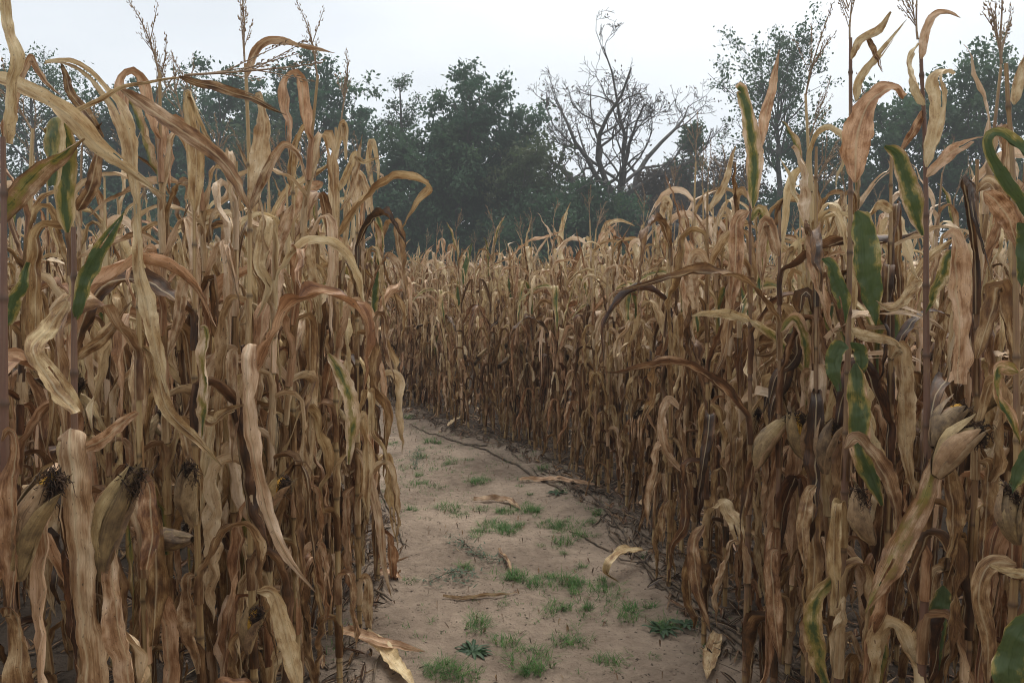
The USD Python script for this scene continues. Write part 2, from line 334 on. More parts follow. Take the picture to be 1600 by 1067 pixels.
def ground_z(P):
    P = np.atleast_2d(P); q = np.column_stack([P[:, :2], np.zeros(len(P))])
    d, side = into_corn(P)
    z = 0.05 * (fbm(q * 1.1, 3, 3) - 0.5) + 0.034 * (fbm(q * 5, 3, 5) - 0.5) + 0.020 * (fbm(q * 17, 3, 8) - 0.5) - 0.012 * np.clip(noise(q * np.array([4.5, 3.2, 1]), 77) - .62, 0, 1) * 3
    z += 0.045 * np.exp(-((d - 0.02) / 0.14) ** 2) * (side == 1) * (0.5 + noise(q * 3, 11)) + 0.03 * np.exp(-((d - 0.1) / 0.2) ** 2) * (side == 0)
    z += 0.03 * np.clip(d, 0, 1) * (fbm(q * 9, 2, 21) - 0.4)
    near = np.clip((40 - np.linalg.norm(P[:, :2], axis=1)) / 20, 0, 1)
    return z * near

def axis(lo, hi, fine, step, out):
    core = np.arange(lo, hi, fine); a = []; s = step
    x = hi
    while x < out: a.append(x); x += s; s *= 1.22
    b = []; s = step; x = lo - step
    while x > -out: b.append(x); x -= s; s *= 1.22
    return np.concatenate([b[::-1], core, a])
gx, gy = axis(-2.4, 2.2, 0.022, 0.06, 900), axis(2.6, 9.5, 0.026, 0.06, 900)
GX, GY = np.meshgrid(gx, gy, indexing='ij')
gp = np.column_stack([GX.ravel(), GY.ravel()])
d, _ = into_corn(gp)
gc = np.column_stack([np.clip(0.5 + d * 1.6, 0, 1) * (0.75 + 0.0 * d), 0 * d, 0 * d])  # mask for the painted shade on the soil, rising into the corn
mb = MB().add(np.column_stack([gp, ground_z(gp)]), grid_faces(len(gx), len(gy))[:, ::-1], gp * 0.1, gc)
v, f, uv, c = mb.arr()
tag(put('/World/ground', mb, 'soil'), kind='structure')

# ------------------------------------------------------------------ corn: leaves
def sheet(P, W, N0, rng, curl, twist, ruffle, fold, nu, age, green, vspan=(0, 1), crumple=0.006):
    """A leaf: centre line P (n, 3), half width W (n), first normal N0, half angle of the curl (n), twist (n)."""
    n = len(P); s = np.concatenate([[0], np.cumsum(np.linalg.norm(np.diff(P, axis=0), axis=1))])
    t = unit(np.gradient(P, axis=0)); N = np.zeros((n, 3)); w = np.asarray(N0, float)
    for k in range(n):
        w = w - t[k] * (w @ t[k]); l = np.linalg.norm(w)
        w = w / l if l > 1e-6 else unit(np.cross(t[k], [0.3, 0.9, 0.1])); N[k] = w
    S = np.cross(t, N)
    ct, st_ = np.cos(twist)[:, None], np.sin(twist)[:, None]
    N, S = N * ct - S * st_, S * ct + N * st_
    u = np.linspace(-1, 1, nu)[None, :]
    c = np.maximum(np.abs(curl), 1e-3)[:, None] * np.where(np.asarray(curl) < 0, -1, 1)[:, None]; Wc = W[:, None]
    x = Wc * np.sin(u * c) / c; h = Wc * (1 - np.cos(u * c)) / c
    au = np.abs(u); fo = np.asarray(fold)[:, None]
    kz = rng.uniform(0, 90, 2)
    rag = np.stack([.20 * noise(np.column_stack([s * 55, 0 * s, 0 * s + q])) + .22 * noise(np.column_stack([s * 14, 0 * s + 5, 0 * s + q])) for q in kz], 1)
    x = x * (1 - au**2 * np.where(u < 0, rag[:, :1], rag[:, 1:]) * np.minimum(1, np.asarray(ruffle)[:, None] * 8))
    h = h + .0011 * np.sin(u * 10.5 + kz[0]) * (1 - au) * np.minimum(1, np.asarray(ruffle)[:, None] * 8)
    h = h + Wc * au * np.sin(fo); x = x * (1 - au * (1 - np.cos(fo)))
    ph = rng.uniform(0, 9, 4); fr = rng.uniform(9, 17)
    wv = np.sin(s[:, None] * fr * 2 + ph[0] + 2.2 * noise(np.column_stack([s * 7, 0 * s, 0 * s + ph[1]]))[:, None] + (u > 0) * 1.9)
    wv2 = np.sin(s[:, None] * fr * 4.6 + ph[2] + (u > 0) * 2.7)
    rf = np.asarray(ruffle)[:, None] * np.broadcast_to(np.minimum(Wc, 0.045), (n, nu))
    h = h + rf * au**2.2 * (0.75 * wv + 0.35 * wv2)
    v = P[:, None] + x[..., None] * S[:, None] + h[..., None] * N[:, None]
    q = v.reshape(-1, 3) * 26 + ph[3] * 7
    dn = (noise(q, 1) - .5 + .4 * (noise(q * 2.9, 4) - .5)).reshape(n, nu, 1)
    sway = np.stack([noise(np.column_stack([s * 8, 0 * s + ph[2], 0 * s]), k) - .5 for k in (2, 3, 5)], 1)[:, None]
    fade = np.minimum(1, np.linspace(0, 6, n))[:, None, None]
    v = v + (dn * N[:, None] * 2.2 + sway * .8) * crumple * fade
    uv = np.stack(np.broadcast_arrays((u + 1) / 2, np.linspace(*vspan, n)[:, None]), -1).reshape(-1, 2)
    F = grid_faces(n, nu).reshape(n - 1, nu - 1, 4)
    if nu >= 7 and rng.random() < .4 and np.max(ruffle) > .11:         # a blade torn along its veins
        j = int(rng.integers(1, nu - 2)); i0 = int(n * rng.uniform(.45, .85))
        keepf = np.ones((n - 1, nu - 1), bool); keepf[i0:, j] = False
        if rng.random() < .5: keepf[min(n - 2, i0 + int(n * .2)):, j + 1:] = False
        F = F[keepf]
        v[i0:, j + 1:] += (np.linspace(0, 1, n - i0)**1.5)[:, None, None] * N[i0:, None] * rng.normal(0, .016)
    else: F = F.reshape(-1, 4)
    return MB().add(v.reshape(-1, 3), F, uv, (age, green, rng.random()))

def blade_profile(n, sheath=0.0, tip=1.0):
    t = np.linspace(0, 1, n)
    return np.interp(t, [0, .05, .15, .3, .5, .7, .85, .95, 1], [.55, .68, .88, 1, .93, .72, .44, .19, .015])

def auto_leaf(rng, axis, z, az, kind, L, half, nseg, nu, age, green, r, wind=0.0):
    """A leaf that grows from the stalk at height z: its sheath hugs the stalk, its blade rises, kinks and hangs."""
    ns = max(4, nseg // 5); sh = rng.uniform(0.09, 0.15)
    zs = np.linspace(0, sh, ns)
    base = axis(z + zs)
    rad = np.array([math.cos(az), math.sin(az), 0])
    rs = r * 1.10 + 0.0032
    Ps = base + rad * (rs + 0.004 * (zs / sh)[:, None] ** 3)
    m = nseg; s = np.linspace(0, 1, m)
    J = rng.normal
    if kind == 'up':     e0, e1, sk, sw = rng.uniform(72, 84), rng.uniform(25, 75), rng.uniform(.5, .85), .12
    elif kind == 'arch': e0, e1, sk, sw = rng.uniform(60, 78), rng.uniform(-80, -45), rng.uniform(.28, .5), .14
    elif kind == 'kink': e0, e1, sk, sw = rng.uniform(55, 80), rng.uniform(-90, -70), rng.uniform(.10, .42), rng.uniform(.008, .03)
    elif kind == 'side': e0, e1, sk, sw = rng.uniform(35, 60), rng.uniform(-30, 10), rng.uniform(.15, .4), .1
    else:                e0, e1, sk, sw = rng.uniform(10, 45), rng.uniform(-90, -80), rng.uniform(.03, .10), .025   # hang
    el = e0 + (e1 - e0) / (1 + np.exp(-(s - sk) / sw)) + 6 * np.sin(s * rng.uniform(5, 11) + rng.uniform(0, 6))
    if kind in ('arch', 'side') and rng.random() < .45: el = el - 60 / (1 + np.exp(-(s - rng.uniform(.6, .8)) / .03))
    el = np.radians(np.clip(el, -92, 88))
    turn = rng.normal(0, .5) / (1 + np.exp(-(s - sk) / (sw * 1.5)))
    k2 = rng.uniform(.4, .8)
    if rng.random() < .3: turn = turn + rng.normal(0, 1.0) / (1 + np.exp(-(s - k2) / .02)); el = el + np.radians(rng.choice([-1, 1]) * rng.uniform(15, 50)) * np.exp(-((s - k2 - .06) / .09) ** 2)
    azs = az + turn + np.cumsum(J(0, .05, m)) * math.sqrt(26 / m) + rng.uniform(-.7, .7) * s
    dirs = np.stack([np.cos(el) * np.cos(azs), np.cos(el) * np.sin(azs), np.sin(el)], 1)
    el0 = .14 * np.cumsum(J(0, .5, m)) * math.sqrt(26 / m)
    dirs[:, 2] += .25 * np.sin(el0)
    dirs[:, 0] += wind * s
    dirs = unit(dirs)
    step = L / (m - 1)
    Pb = Ps[-1] + np.vstack([np.zeros(3), np.cumsum(dirs[:-1] * step, axis=0)])
    # broken blades do not pass through the stalk: they slide off to one side
    hang = kind in ('hang', 'kink')
    off = np.linalg.norm(Pb[:, :2] - axis(np.clip(Pb[:, 2], 0, 3))[:, :2], axis=1)
    Pb[:, :2] += (rad[:2] * np.clip(r * 1.9 - off, 0, .03)[:, None])
    P = np.vstack([Ps[:-1], Pb]); n = len(P)
    W = np.concatenate([np.full(ns - 1, 2.75 * rs), half * blade_profile(m)])
    W[ns - 1:ns + 2] = np.maximum(W[ns - 1:ns + 2], [2.4 * rs, 1.9 * rs, 1.6 * rs])[:len(W[ns - 1:ns + 2])]
    roll = rng.random()
    cb = rng.uniform(.2, .7) if roll < .5 else (rng.uniform(.9, 1.6) if roll < .82 else rng.uniform(1.8, 2.5))
    if kind == 'kink': W[ns - 1:] *= 1 - .35 * np.exp(-((s - sk) / .03) ** 2)
    tail = rng.uniform(-.5, 1.2)
    curl = np.concatenate([np.full(ns - 1, 2.6), 2.6 * np.exp(-s * 16) + (cb + tail * s**2) * (1 - np.exp(-s * 16))])
    tw = np.concatenate([np.zeros(ns - 1), np.cumsum(J(0, .07, m)) * math.sqrt(26 / m) + rng.normal(0, 1.7) * s**1.3])
    rf = np.concatenate([np.zeros(ns - 1), rng.uniform(.14, .55) * np.minimum(1, s * 5)])
    fo = np.concatenate([np.zeros(ns - 1), rng.uniform(-.1, .5) * np.minimum(1, s * 5)])
    return sheet(P, W, -rad, rng, curl, tw, rf, fo, nu, age, green, (-.15, 1), .0075)

def px_leaf(rng, pts, wpx, age, green=0.0, base=None, n=58, nu=13, tw=(0, 0), curl=0.5, ruffle=0.42, fold=0.3, prof=None, face=None, tip=None):
    """A leaf through points (px, py, d): the photograph's place and a distance. wpx: full width there."""
    P = np.array([at(*p) for p in pts]); P = spline(P, n)
    d = np.mean([p[2] for p in pts]); half = wpx / FPX * d / 2
    s = np.linspace(0, 1, n)
    if prof is None: W = half * blade_profile(n)
    else: W = half * np.interp(s, np.linspace(0, 1, len(prof)), prof)
    P = P + 0.006 * np.stack([noise(np.column_stack([s * 6, 0 * s + rng.uniform(0, 99), 0 * s]), k) - .5 for k in range(3)], 1)
    W = W * np.minimum(1, .3 + s * 11)
    N0 = unit(EYE - P[0]) if face is None else np.asarray(face, float)
    twist = tw[0] + (tw[1] - tw[0]) * s + np.cumsum(rng.normal(0, .03, n))
    return sheet(P, np.maximum(W, .0012), N0, rng, curl * (1 + .8 * (noise(np.column_stack([s * 5, 0 * s + rng.uniform(0, 99), 0 * s])) - .4)), twist, ruffle * np.minimum(1, .2 + s * 4), np.full(n, fold), nu, age, green, (0, 1), .0065)

# ------------------------------------------------------------------ corn: stalks, tassels, ears
def stalk_mesh(axis, H, r0, r1, nodes, rng, age, purple, sides=8):
    z = np.unique(np.concatenate([np.linspace(-0.05, H, 24), *[[q - .012, q - .004, q, q + .004, q + .012] for q in nodes]]))
    z = z[z <= H]
    R = np.interp(z, [-0.05, .25 * H, H], [r0, r0 * .95, r1])
    for q in nodes: R = R + .0022 * np.exp(-((z - q) / .006) ** 2)
    vv = np.interp(z, np.concatenate([[-.2], nodes, [H + .2]]), np.arange(len(nodes) + 2))
    return tube(axis(z), R, sides, c=(age, purple, rng.random()), vv=vv)

def spikelets(mb, P, R, rng, every=.009, size=.0062):
    """Little paired husks along a tassel branch."""
    s = np.concatenate([[0], np.cumsum(np.linalg.norm(np.diff(P, axis=0), axis=1))])
    x = np.arange(every, s[-1], every)
    c = np.stack([np.interp(x, s, P[:, k]) for k in range(3)], 1)
    t = unit(np.gradient(c, axis=0)) if len(c) > 1 else np.array([[0, 0, 1.0]])
    o = unit(np.cross(t, rng.normal(size=c.shape)))
    b = np.cross(t, o)
    k = size * rng.uniform(.7, 1.3, (len(c), 1))
    tip = c + t * k * 1.9 + o * k * .9; m1 = c + t * k * .6 + o * k * .8
    v = np.stack([c, m1 + b * k * .38, tip, m1 - b * k * .38, m1 + o * k * .4], 1).reshape(-1, 3)
    f = np.array([[0, 1, 4], [1, 2, 4], [2, 3, 4], [3, 0, 4], [0, 3, 1], [1, 3, 2]])
    mb.add(v, (f[None] + (np.arange(len(c)) * 5)[:, None, None]).reshape(-1, 3))

def tassel_mesh(base, d, L, rng, nb=7, spread=.5, dense=.009):
    mb = MB(); d = unit(np.asarray(d, float)); base = np.asarray(base, float)
    n = 10; s = np.linspace(0, 1, n)[:, None]
    main = base + d * L * s + .02 * np.column_stack([np.sin(s * 3), np.cos(s * 2.3) - 1, 0 * s]) * s
    tube(main, np.linspace(.0032, .001, n), 5, mb)
    spikelets(mb, main[n // 2:], 0, rng, dense * .6)
    e1 = unit(np.cross(d, [.3, .2, .9] if abs(d[2]) < .9 else [1, 0, 0])); e2 = np.cross(d, e1)
    for k in range(nb):
        q = rng.uniform(.12, .55); a = rng.uniform(0, 2 * PI); o = e1 * math.cos(a) + e2 * math.sin(a)
        l = L * rng.uniform(.3, .55); ang = rng.uniform(.5, 1.2) * spread
        b0 = base + d * L * q
        br = b0 + (d * math.cos(ang) + o * math.sin(ang)) * l * s + np.array([0, 0, -.06]) * (s * l * 3) ** 2 * rng.uniform(0, .6)
        tube(br, np.linspace(.0016, .0007, n), 4, mb); spikelets(mb, br[2:], 0, rng, dense)
    return mb

def ear_parts(base, d, L, R, rng, age, open_=0.0, silk=1.0, up=(0, 0, 1)):
    """(husk, silk, kernels or None) of an ear that starts at base and points along d."""
    d = unit(np.asarray(d, float)); base = np.asarray(base, float)
    e1 = unit(np.cross(d, [.2, .9, .1])); e2 = np.cross(d, e1)
    n, m = 22, 20; R = R * .72
    s = np.linspace(0, 1, n); ang = np.arange(m) * 2 * PI / m
    prof = np.interp(s, [0, .06, .2, .4, .6, .8, .92, 1], [.25, .42, .72, .98, .95, .66, .38, .16])
    grid = prof[:, None] * (1 + .10 * (noise(np.stack(np.broadcast_arrays(np.cos(ang)[None] * 5, np.sin(ang)[None] * 5, s[:, None] * 1.5), -1).reshape(-1, 3), 4).reshape(n, m) - .5) + .025 * np.sin(ang * 9 + s[:, None] * 2))
    bend = .02 * np.sin(s * PI) * L / .2
    C = base + d * L * s[:, None] + e1 * bend[:, None]
    v = C[:, None] + R * grid[..., None] * (np.cos(ang)[None, :, None] * e1 + np.sin(ang)[None, :, None] * e2)
    husk = MB(); uv = np.stack(np.broadcast_arrays(np.arange(m)[None] / m, s[:, None]), -1).reshape(-1, 2)
    lim = n if not open_ else max(6, int(n * (1 - open_)))
    husk.add(v[:lim].reshape(-1, 3), grid_faces(lim, m, True), uv[:lim * m], (age, 0, rng.random()))
    for k in range(5):
        a = k * 1.257 + rng.uniform(-.3, .3); q = np.linspace(0, 1, 16)
        o = e1 * math.cos(a) + e2 * math.sin(a)
        lift = rng.uniform(.0, .022) * (rng.random() < .7) + (.035 * open_ * 2 if open_ else 0); le = rng.uniform(.85, 1.12)
        pr = np.interp(q, [0, .06, .2, .4, .6, .8, .92, 1], [.28, .45, .76, 1.0, .97, .70, .45, .3])
        P = base + d * L * le * q[:, None] + o * (R * pr[:, None] * 1.05 + lift * q[:, None] ** 2.5) + e1 * (bend[0] + .02 * np.sin(q * PI) * L / .2)[:, None]
        W = R * np.interp(q, [0, .15, .5, .8, 1], [.5, 1.0, 1.1, .7, .06])
        husk.join(sheet(P, W, -o, rng, np.full(16, .8), np.zeros(16), np.full(16, .105), np.zeros(16), 9, np.clip(age + rng.normal(0, .12), 0, 1), 0, (0, 1), .002))
    sk = MB()
    tipp = base + d * L * .97 + e1 * bend[-1]
    for k in range(int(230 * silk)):
        q = np.linspace(0, 1, 7)[:, None]; o = unit(rng.normal(size=3) * .6 + d * 1.0 + np.array([0, 0, -.35]))
        l = rng.uniform(.006, .022)
        P = tipp + rng.normal(size=3) * R * .26 - d * rng.uniform(0, .03) + o * l * q + np.array([0, 0, -1]) * (q**2) * rng.uniform(.004, .03) + np.sin(q * 9 + rng.uniform(0, 6)) * rng.normal(size=3) * .004
        tube(P, np.linspace(.0013, .0007, 7), 3, sk)
    ker = None
    if open_:
        ker = MB(); kr, kn = 14, 34
        q = np.linspace(max(0, 1 - open_ - .35), .98, kn)
        rr = R * .68 * np.sqrt(np.clip(1 - ((q - .35) / .68) ** 2, .03, 1))
        for i in range(kn - 1):
            pass
        L_, A_ = 84, 84
        qs = np.linspace(q[0], .985, L_); aa = np.arange(A_) * 2 * PI / A_
        r2 = R * .72 * np.sqrt(np.clip(1 - (np.clip(qs - .3, 0, 1) / .7) ** 2.4, .02, 1))
        rows = (qs - q[0]) * L / .0055
        bump = np.abs(np.cos(aa * 7))[None, :] ** .6 * np.abs(np.sin(rows * PI))[:, None] ** .6
        rg = r2[:, None] * (1 + .0) + .0028 * bump - .001
        vv = (base + d * L * qs[:, None] + e1 * (.02 * np.sin(qs * PI) * L / .2)[:, None])[:, None] + rg[..., None] * (np.cos(aa)[None, :, None] * e1 + np.sin(aa)[None, :, None] * e2)
        ker.add(vv.reshape(-1, 3), grid_faces(L_, A_, True))
    return husk, sk, ker

# ------------------------------------------------------------------ corn: whole plants
def curve_axis(H, lean, bow, phase):
    def ax(z):
        z = np.asarray(z, float); t = z / 2.0
        return np.stack([lean[0] * t + bow * np.sin(t * 2.2 + phase) - bow * math.sin(phase), lean[1] * t + bow * .6 * np.sin(t * 2.9 + phase * 2) - bow * .6 * math.sin(phase * 2), z], -1)
    return ax

def build_plant(rng, H=1.95, nleaf=11, nseg=26, nu=7, tassel=True, ears=1, green=0, agem=.42, purple=0.1, top='mixed', wind=.25, lean=None, r0=.0115, zlo=.09, skip=None):
    """The pieces of one corn plant round the origin: list of (name, mesh, material[, sub-pieces])."""
    lean = rng.normal(0, .05, 2) if lean is None else lean
    ax = curve_axis(H, lean, rng.uniform(.005, .022), rng.uniform(0, 6))
    Hs = H - .18
    nleaf += 5; nodes = np.linspace(zlo, Hs, nleaf) + rng.normal(0, .012, nleaf)
    low = np.arange(.06, zlo - .05, .07)
    allnodes = np.concatenate([low, nodes])
    tall = H + (.14 if tassel else 0)
    out = [('stalk', stalk_mesh(ax, tall, r0, .0042, allnodes, rng, rng.uniform(.2, .6), purple), 'stalk')]
    az0 = rng.uniform(0, 2 * PI)
    gl = set(rng.choice(np.arange(nleaf // 3, nleaf), green, replace=False)) if green else ()
    for k, z in enumerate(nodes):
        q = k / (nleaf - 1)
        if skip is not None and skip(q): continue
        az = az0 + (k % 2) * PI + rng.normal(0, .35)
        if q < .35: kind = rng.choice(['hang', 'kink'], p=[.65, .35]); L = rng.uniform(.34, .55); half = rng.uniform(.019, .033)
        elif q < .75: kind = rng.choice(['hang', 'kink', 'arch', 'side'], p=[.30, .55, .08, .07]); L = rng.uniform(.48, .74); half = rng.uniform(.024, .042)
        else: kind = rng.choice(['kink', 'arch', 'up', 'side'], p=[.38, .22, .32, .08]); L = rng.uniform(.32, .55); half = rng.uniform(.016, .030)
        if q < .15 and rng.random() < .15: continue
        r = np.interp(z, [0, H], [r0, .0045])
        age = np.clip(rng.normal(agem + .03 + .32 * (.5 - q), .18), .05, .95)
        g = rng.uniform(.15, .45) if k in gl else 0.0
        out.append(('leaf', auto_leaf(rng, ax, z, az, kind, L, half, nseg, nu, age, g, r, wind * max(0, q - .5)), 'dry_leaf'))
    if tassel:
        b = ax(np.array([tall - .01]))[0]
        out.append(('tassel', tassel_mesh(b, ax(np.array([tall + .05]))[0] - b + rng.normal(0, .012, 3), rng.uniform(.2, .3), rng, rng.integers(4, 9)), 'tassel'))
    for e in range(ears):
        z = rng.uniform(.42, .58) * H; az = az0 + PI / 2 + e * PI + rng.normal(0, .5)
        dr = rng.choice([rng.uniform(45, 75), rng.uniform(-70, -20)], p=[.6, .4]); dr = math.radians(dr)
        dd = np.array([math.cos(az) * math.cos(dr), math.sin(az) * math.cos(dr), math.sin(dr)])
        h, sk, ker = ear_parts(ax(np.array([z]))[0] + np.array([math.cos(az), math.sin(az), 0]) * .02, dd, rng.uniform(.16, .21), rng.uniform(.024, .031), rng, rng.uniform(.3, .6))
        out.append(('ear', h, 'husk', [('silk', sk, 'silk')]))
    return out, ax

def write_plant(root, pieces, offset=None):
    for name, mb, m, *sub in pieces:
        p = put(path_for(name, root), mb, m, offset=offset)
        for sname, smb, sm in (sub[0] if sub else ()):
            put(path_for(sname, str(p.GetPath())), smb, sm, offset=offset)

# ---- hero plants: those near the path's mouth, leaf by leaf
heroes = []            # (x, y) of the base
def hero(px, d, htop, label, leaves, ears=(), seed=0, age=.4, purple=.1, auto=(5, .2, 1.2), tassel=None, stalk_px=None, r0=.011, group=None, kind_bias=None, toph=None):
    """px: where the stalk stands at eye height; d: distance; htop: py of the stalk's top; leaves in photograph coordinates."""
    rng = np.random.default_rng(seed)
    pts = stalk_px or [(px, htop), (px, 700)]
    W = [at(x, y, d) for x, y in pts]
    W.sort(key=lambda q: -q[2])
    base = W[-1].copy(); base[2] = 0
    if len(W) > 1 and W[-1][2] > .3: base[:2] = W[-1][:2] + (W[-1][:2] - W[-2][:2]) * .1
    curve = np.array(W[::-1]); curve = np.vstack([base, curve[curve[:, 2] > .05]])
    zz = np.linspace(-.05, curve[-1, 2], 60)
    cx, cy = np.interp(zz, curve[:, 2], curve[:, 0]), np.interp(zz, curve[:, 2], curve[:, 1])
    k = np.ones(9) / 9; cx, cy = (np.convolve(np.pad(c, 4, 'edge'), k, 'valid') for c in (cx, cy))
    ax = lambda z: np.stack([np.interp(z, zz, cx), np.interp(z, zz, cy), np.asarray(z, float)], -1)
    H = curve[-1, 2]
    nodes = np.concatenate([np.arange(.06, .2, .06), np.linspace(.26, H - .1, max(6, int(H / .19)))])
    pieces = [('stalk', stalk_mesh(ax, H, r0, .0045, nodes, rng, age, purple, 10), 'stalk')]
    for lf in leaves:
        kw = dict(lf[3]) if len(lf) > 3 else {}
        pieces.append(('leaf', px_leaf(rng, lf[0], lf[1], lf[2], **kw), 'dry_leaf'))
    na, z0, z1 = auto
    az0 = rng.uniform(0, 2 * PI)
    for i, z in enumerate(np.linspace(z0, z1, na)):
        q = z / H
        kd = rng.choice(['hang', 'kink'], p=[.6, .4]) if q < .5 else rng.choice(['kink', 'arch', 'hang', 'side'], p=[.5, .25, .15, .1])
        L = rng.uniform(.45, .7) if z > .5 else rng.uniform(.3, .45)
        pieces.append(('leaf', auto_leaf(rng, ax, z, az0 + (i % 2) * PI + rng.normal(0, .4), kd, L, rng.uniform(.024, .041), 44, 11, np.clip(rng.normal(age + .12, .18), .1, .95), 0.0, np.interp(z, [0, H], [r0, .0045])), 'dry_leaf'))
    if tassel:
        a, b, nb, sp = tassel
        A, B = at(*a), at(*b)
        pieces.append(('tassel', tassel_mesh(A, B - A, np.linalg.norm(B - A), rng, nb, sp, .008), 'tassel'))
    for (a, b, wpx, ag, op) in ears:
        A, B = at(*a), at(*b); dd = (a[2] + b[2]) / 2
        h, sk, ker = ear_parts(A, B - A, np.linalg.norm(B - A), wpx / FPX * dd / 2, rng, ag, op)
        sub = [('silk', sk, 'silk')] + ([('kernels', ker, 'kernel')] if ker else [])
        pieces.append(('ear', h, 'husk', sub))
    root = xform('corn_plant', base)
    write_plant(str(root.GetPath()), pieces, offset=base)
    tag(root, label, 'corn plant', group)
    heroes.append(base[:2])

def D(d, *pts): return [(x, y, d) if np.isscalar(d) else (x, y, d[i]) for i, (x, y) in enumerate(pts)]

HALF = dict(prof=(.35, .8, 1, .9, .5, .05))
hero(6, 1.42, 215, 'purple stemmed corn plant at the far left edge, long leaf reaching right', [
    (D(1.36, (2, -30), (12, 35), (24, 85), (16, 125), (8, 165), (4, 225)), 30, .22, dict(prof=(.7, .8, 1, .75, .9, .6), tw=(0, .9))),
    (D((1.42, 1.45, 1.5, 1.52, 1.55, 1.6, 1.6), (-25, 120), (20, 133), (75, 158), (120, 190), (160, 232), (205, 265), (256, 304)), 40, .25, dict(prof=(.7, .9, .9, 1, .8, .5, .04), tw=(.6, -.3))),
    (D(1.6, (5, 215), (25, 142), (46, 93), (55, 90), (64, 104), (82, 135), (96, 152)), 24, .35, dict(prof=(.9, 1, .6, .5, .8, .5, .05))),
    (D(1.45, (-10, 345), (30, 300), (65, 262), (100, 236), (132, 214)), 46, .58, dict(prof=(.8, 1, .9, .6, .1), green=.2)),
    (D(1.5, (10, 510), (22, 470), (35, 435), (42, 410)), 30, .45, dict(green=.62, prof=(.7, 1, .8, .3))),
    (D(1.4, (4, 690), (14, 672), (28, 690), (20, 760), (22, 860), (18, 960)), 42, .5, dict(prof=(.3, .6, 1, 1, .8, .2))),
    (D(1.4, (5, 965), (15, 950), (30, 975), (32, 1060), (36, 1160)), 48, .5, dict(prof=(.5, .8, 1, 1, .8))),
  ], ears=[((30, 905, 1.42), (88, 735, 1.42), 62, .45, .12)], seed=1, age=.55, purple=.75, auto=(4, .2, 1.0), r0=.0125)

hero(116, 1.60, 355, 'purple stemmed corn plant with half green folded top leaf beside the hanging left ear', [
    (D((1.6, 1.6, 1.58, 1.56, 1.54, 1.52), (106, 362), (102, 285), (92, 205), (86, 186), (80, 200), (78, 285)), 50, .33, dict(green=.42, prof=(.5, .75, .95, 1, .95, .45), fold=.1, ruffle=.1)),
    (D(1.6, (119, 497), (128, 455), (145, 410), (168, 372), (196, 330)), 34, .3, dict(green=.72, prof=(.6, .9, 1, .8, .06))),
    (D((1.6, 1.55, 1.5, 1.5, 1.5), (104, 470), (78, 510), (50, 543), (72, 590), (112, 655)), 50, .42, dict(prof=(.5, .7, .75, 1, .75), ruffle=.3)),
    (D((1.58, 1.53, 1.48, 1.46, 1.46, 1.46, 1.46), (122, 800), (116, 690), (110, 668), (113, 730), (116, 820), (122, 920), (132, 1110)), 60, .42, dict(prof=(.5, .85, 1, .95, .95, .9), curl=.5)),
    (D(1.5, (128, 880), (165, 850), (178, 885), (185, 960), (205, 1070)), 48, .40, dict(prof=(.4, .8, .7, 1, .8))),
    (D(1.62, (125, 705), (160, 690), (190, 662), (215, 642)), 32, .38, dict(prof=(.6, 1, .9, .3))),
    (D(1.5, (212, 735), (232, 760), (238, 830), (226, 910)), 38, .6, dict(prof=(.4, 1, .9, .3))),
  ], ears=[((158, 905, 1.5), (212, 732, 1.5), 66, .48, 0)], seed=2, age=.45, purple=.72, auto=(5, .2, 1.1), r0=.012)

hero(112, 1.85, 180, 'left corn plant whose top bends over to the right into a tassel', [
    (D(1.8, (110, 178), (147, 160), (190, 137), (238, 128), (288, 118)), 15, .3, dict(prof=(1, 1, .8, .6, .4), curl=1.4)),
    (D(1.8, (186, 139), (245, 180), (292, 210), (333, 238), (372, 285), (393, 338)), 36, .5, dict(prof=(.4, .9, 1, .9, .7, .05), tw=(.5, -.2))),
    (D(1.8, (280, 121), (320, 130), (360, 142), (402, 157), (447, 180)), 21, .55, dict(prof=(.5, 1, .9, .7, .05))),
    (D(1.9, (97, 100), (113, 145), (138, 178), (160, 216)), 20, .6, dict(prof=(.4, .9, 1, .2))),
    (D(1.9, (120, 330), (140, 300), (152, 250), (150, 205), (160, 190)), 30, .6, {}),
    (D(1.9, (120, 560), (170, 520), (205, 470)), 24, .5, {}),
  ], seed=3, age=.35, auto=(7, .3, 1.6), tassel=((288, 118, 1.8), (508, 104, 1.8), 6, .42), group=None)

hero(217, 1.95, 300, 'tall corn plant on the left whose top leaf arches back over to the left', [
    (D(1.9, (213, 318), (209, 255), (200, 202), (172, 150), (140, 114), (104, 96), (73, 97)), 38, .27, dict(prof=(.45, .75, 1, .95, .7, .55, .25), tw=(.2, .7))),
    (D(1.9, (214, 335), (219, 415), (230, 478), (240, 530), (260, 615)), 36, .22, dict(prof=(.4, .6, 1, .8, .06))),
    (D(1.95, (222, 540), (242, 560), (262, 640), (310, 690), (345, 730)), 30, .45, {}),
    (D(1.95, (221, 780), (240, 800), (245, 900), (238, 1010)), 46, .6, dict(prof=(.4, 1, .9, .3))),
  ], ears=[((300, 842, 1.95), (222, 825, 2.0), 42, .6, 0)], seed=4, age=.3, auto=(6, .2, 1.3))

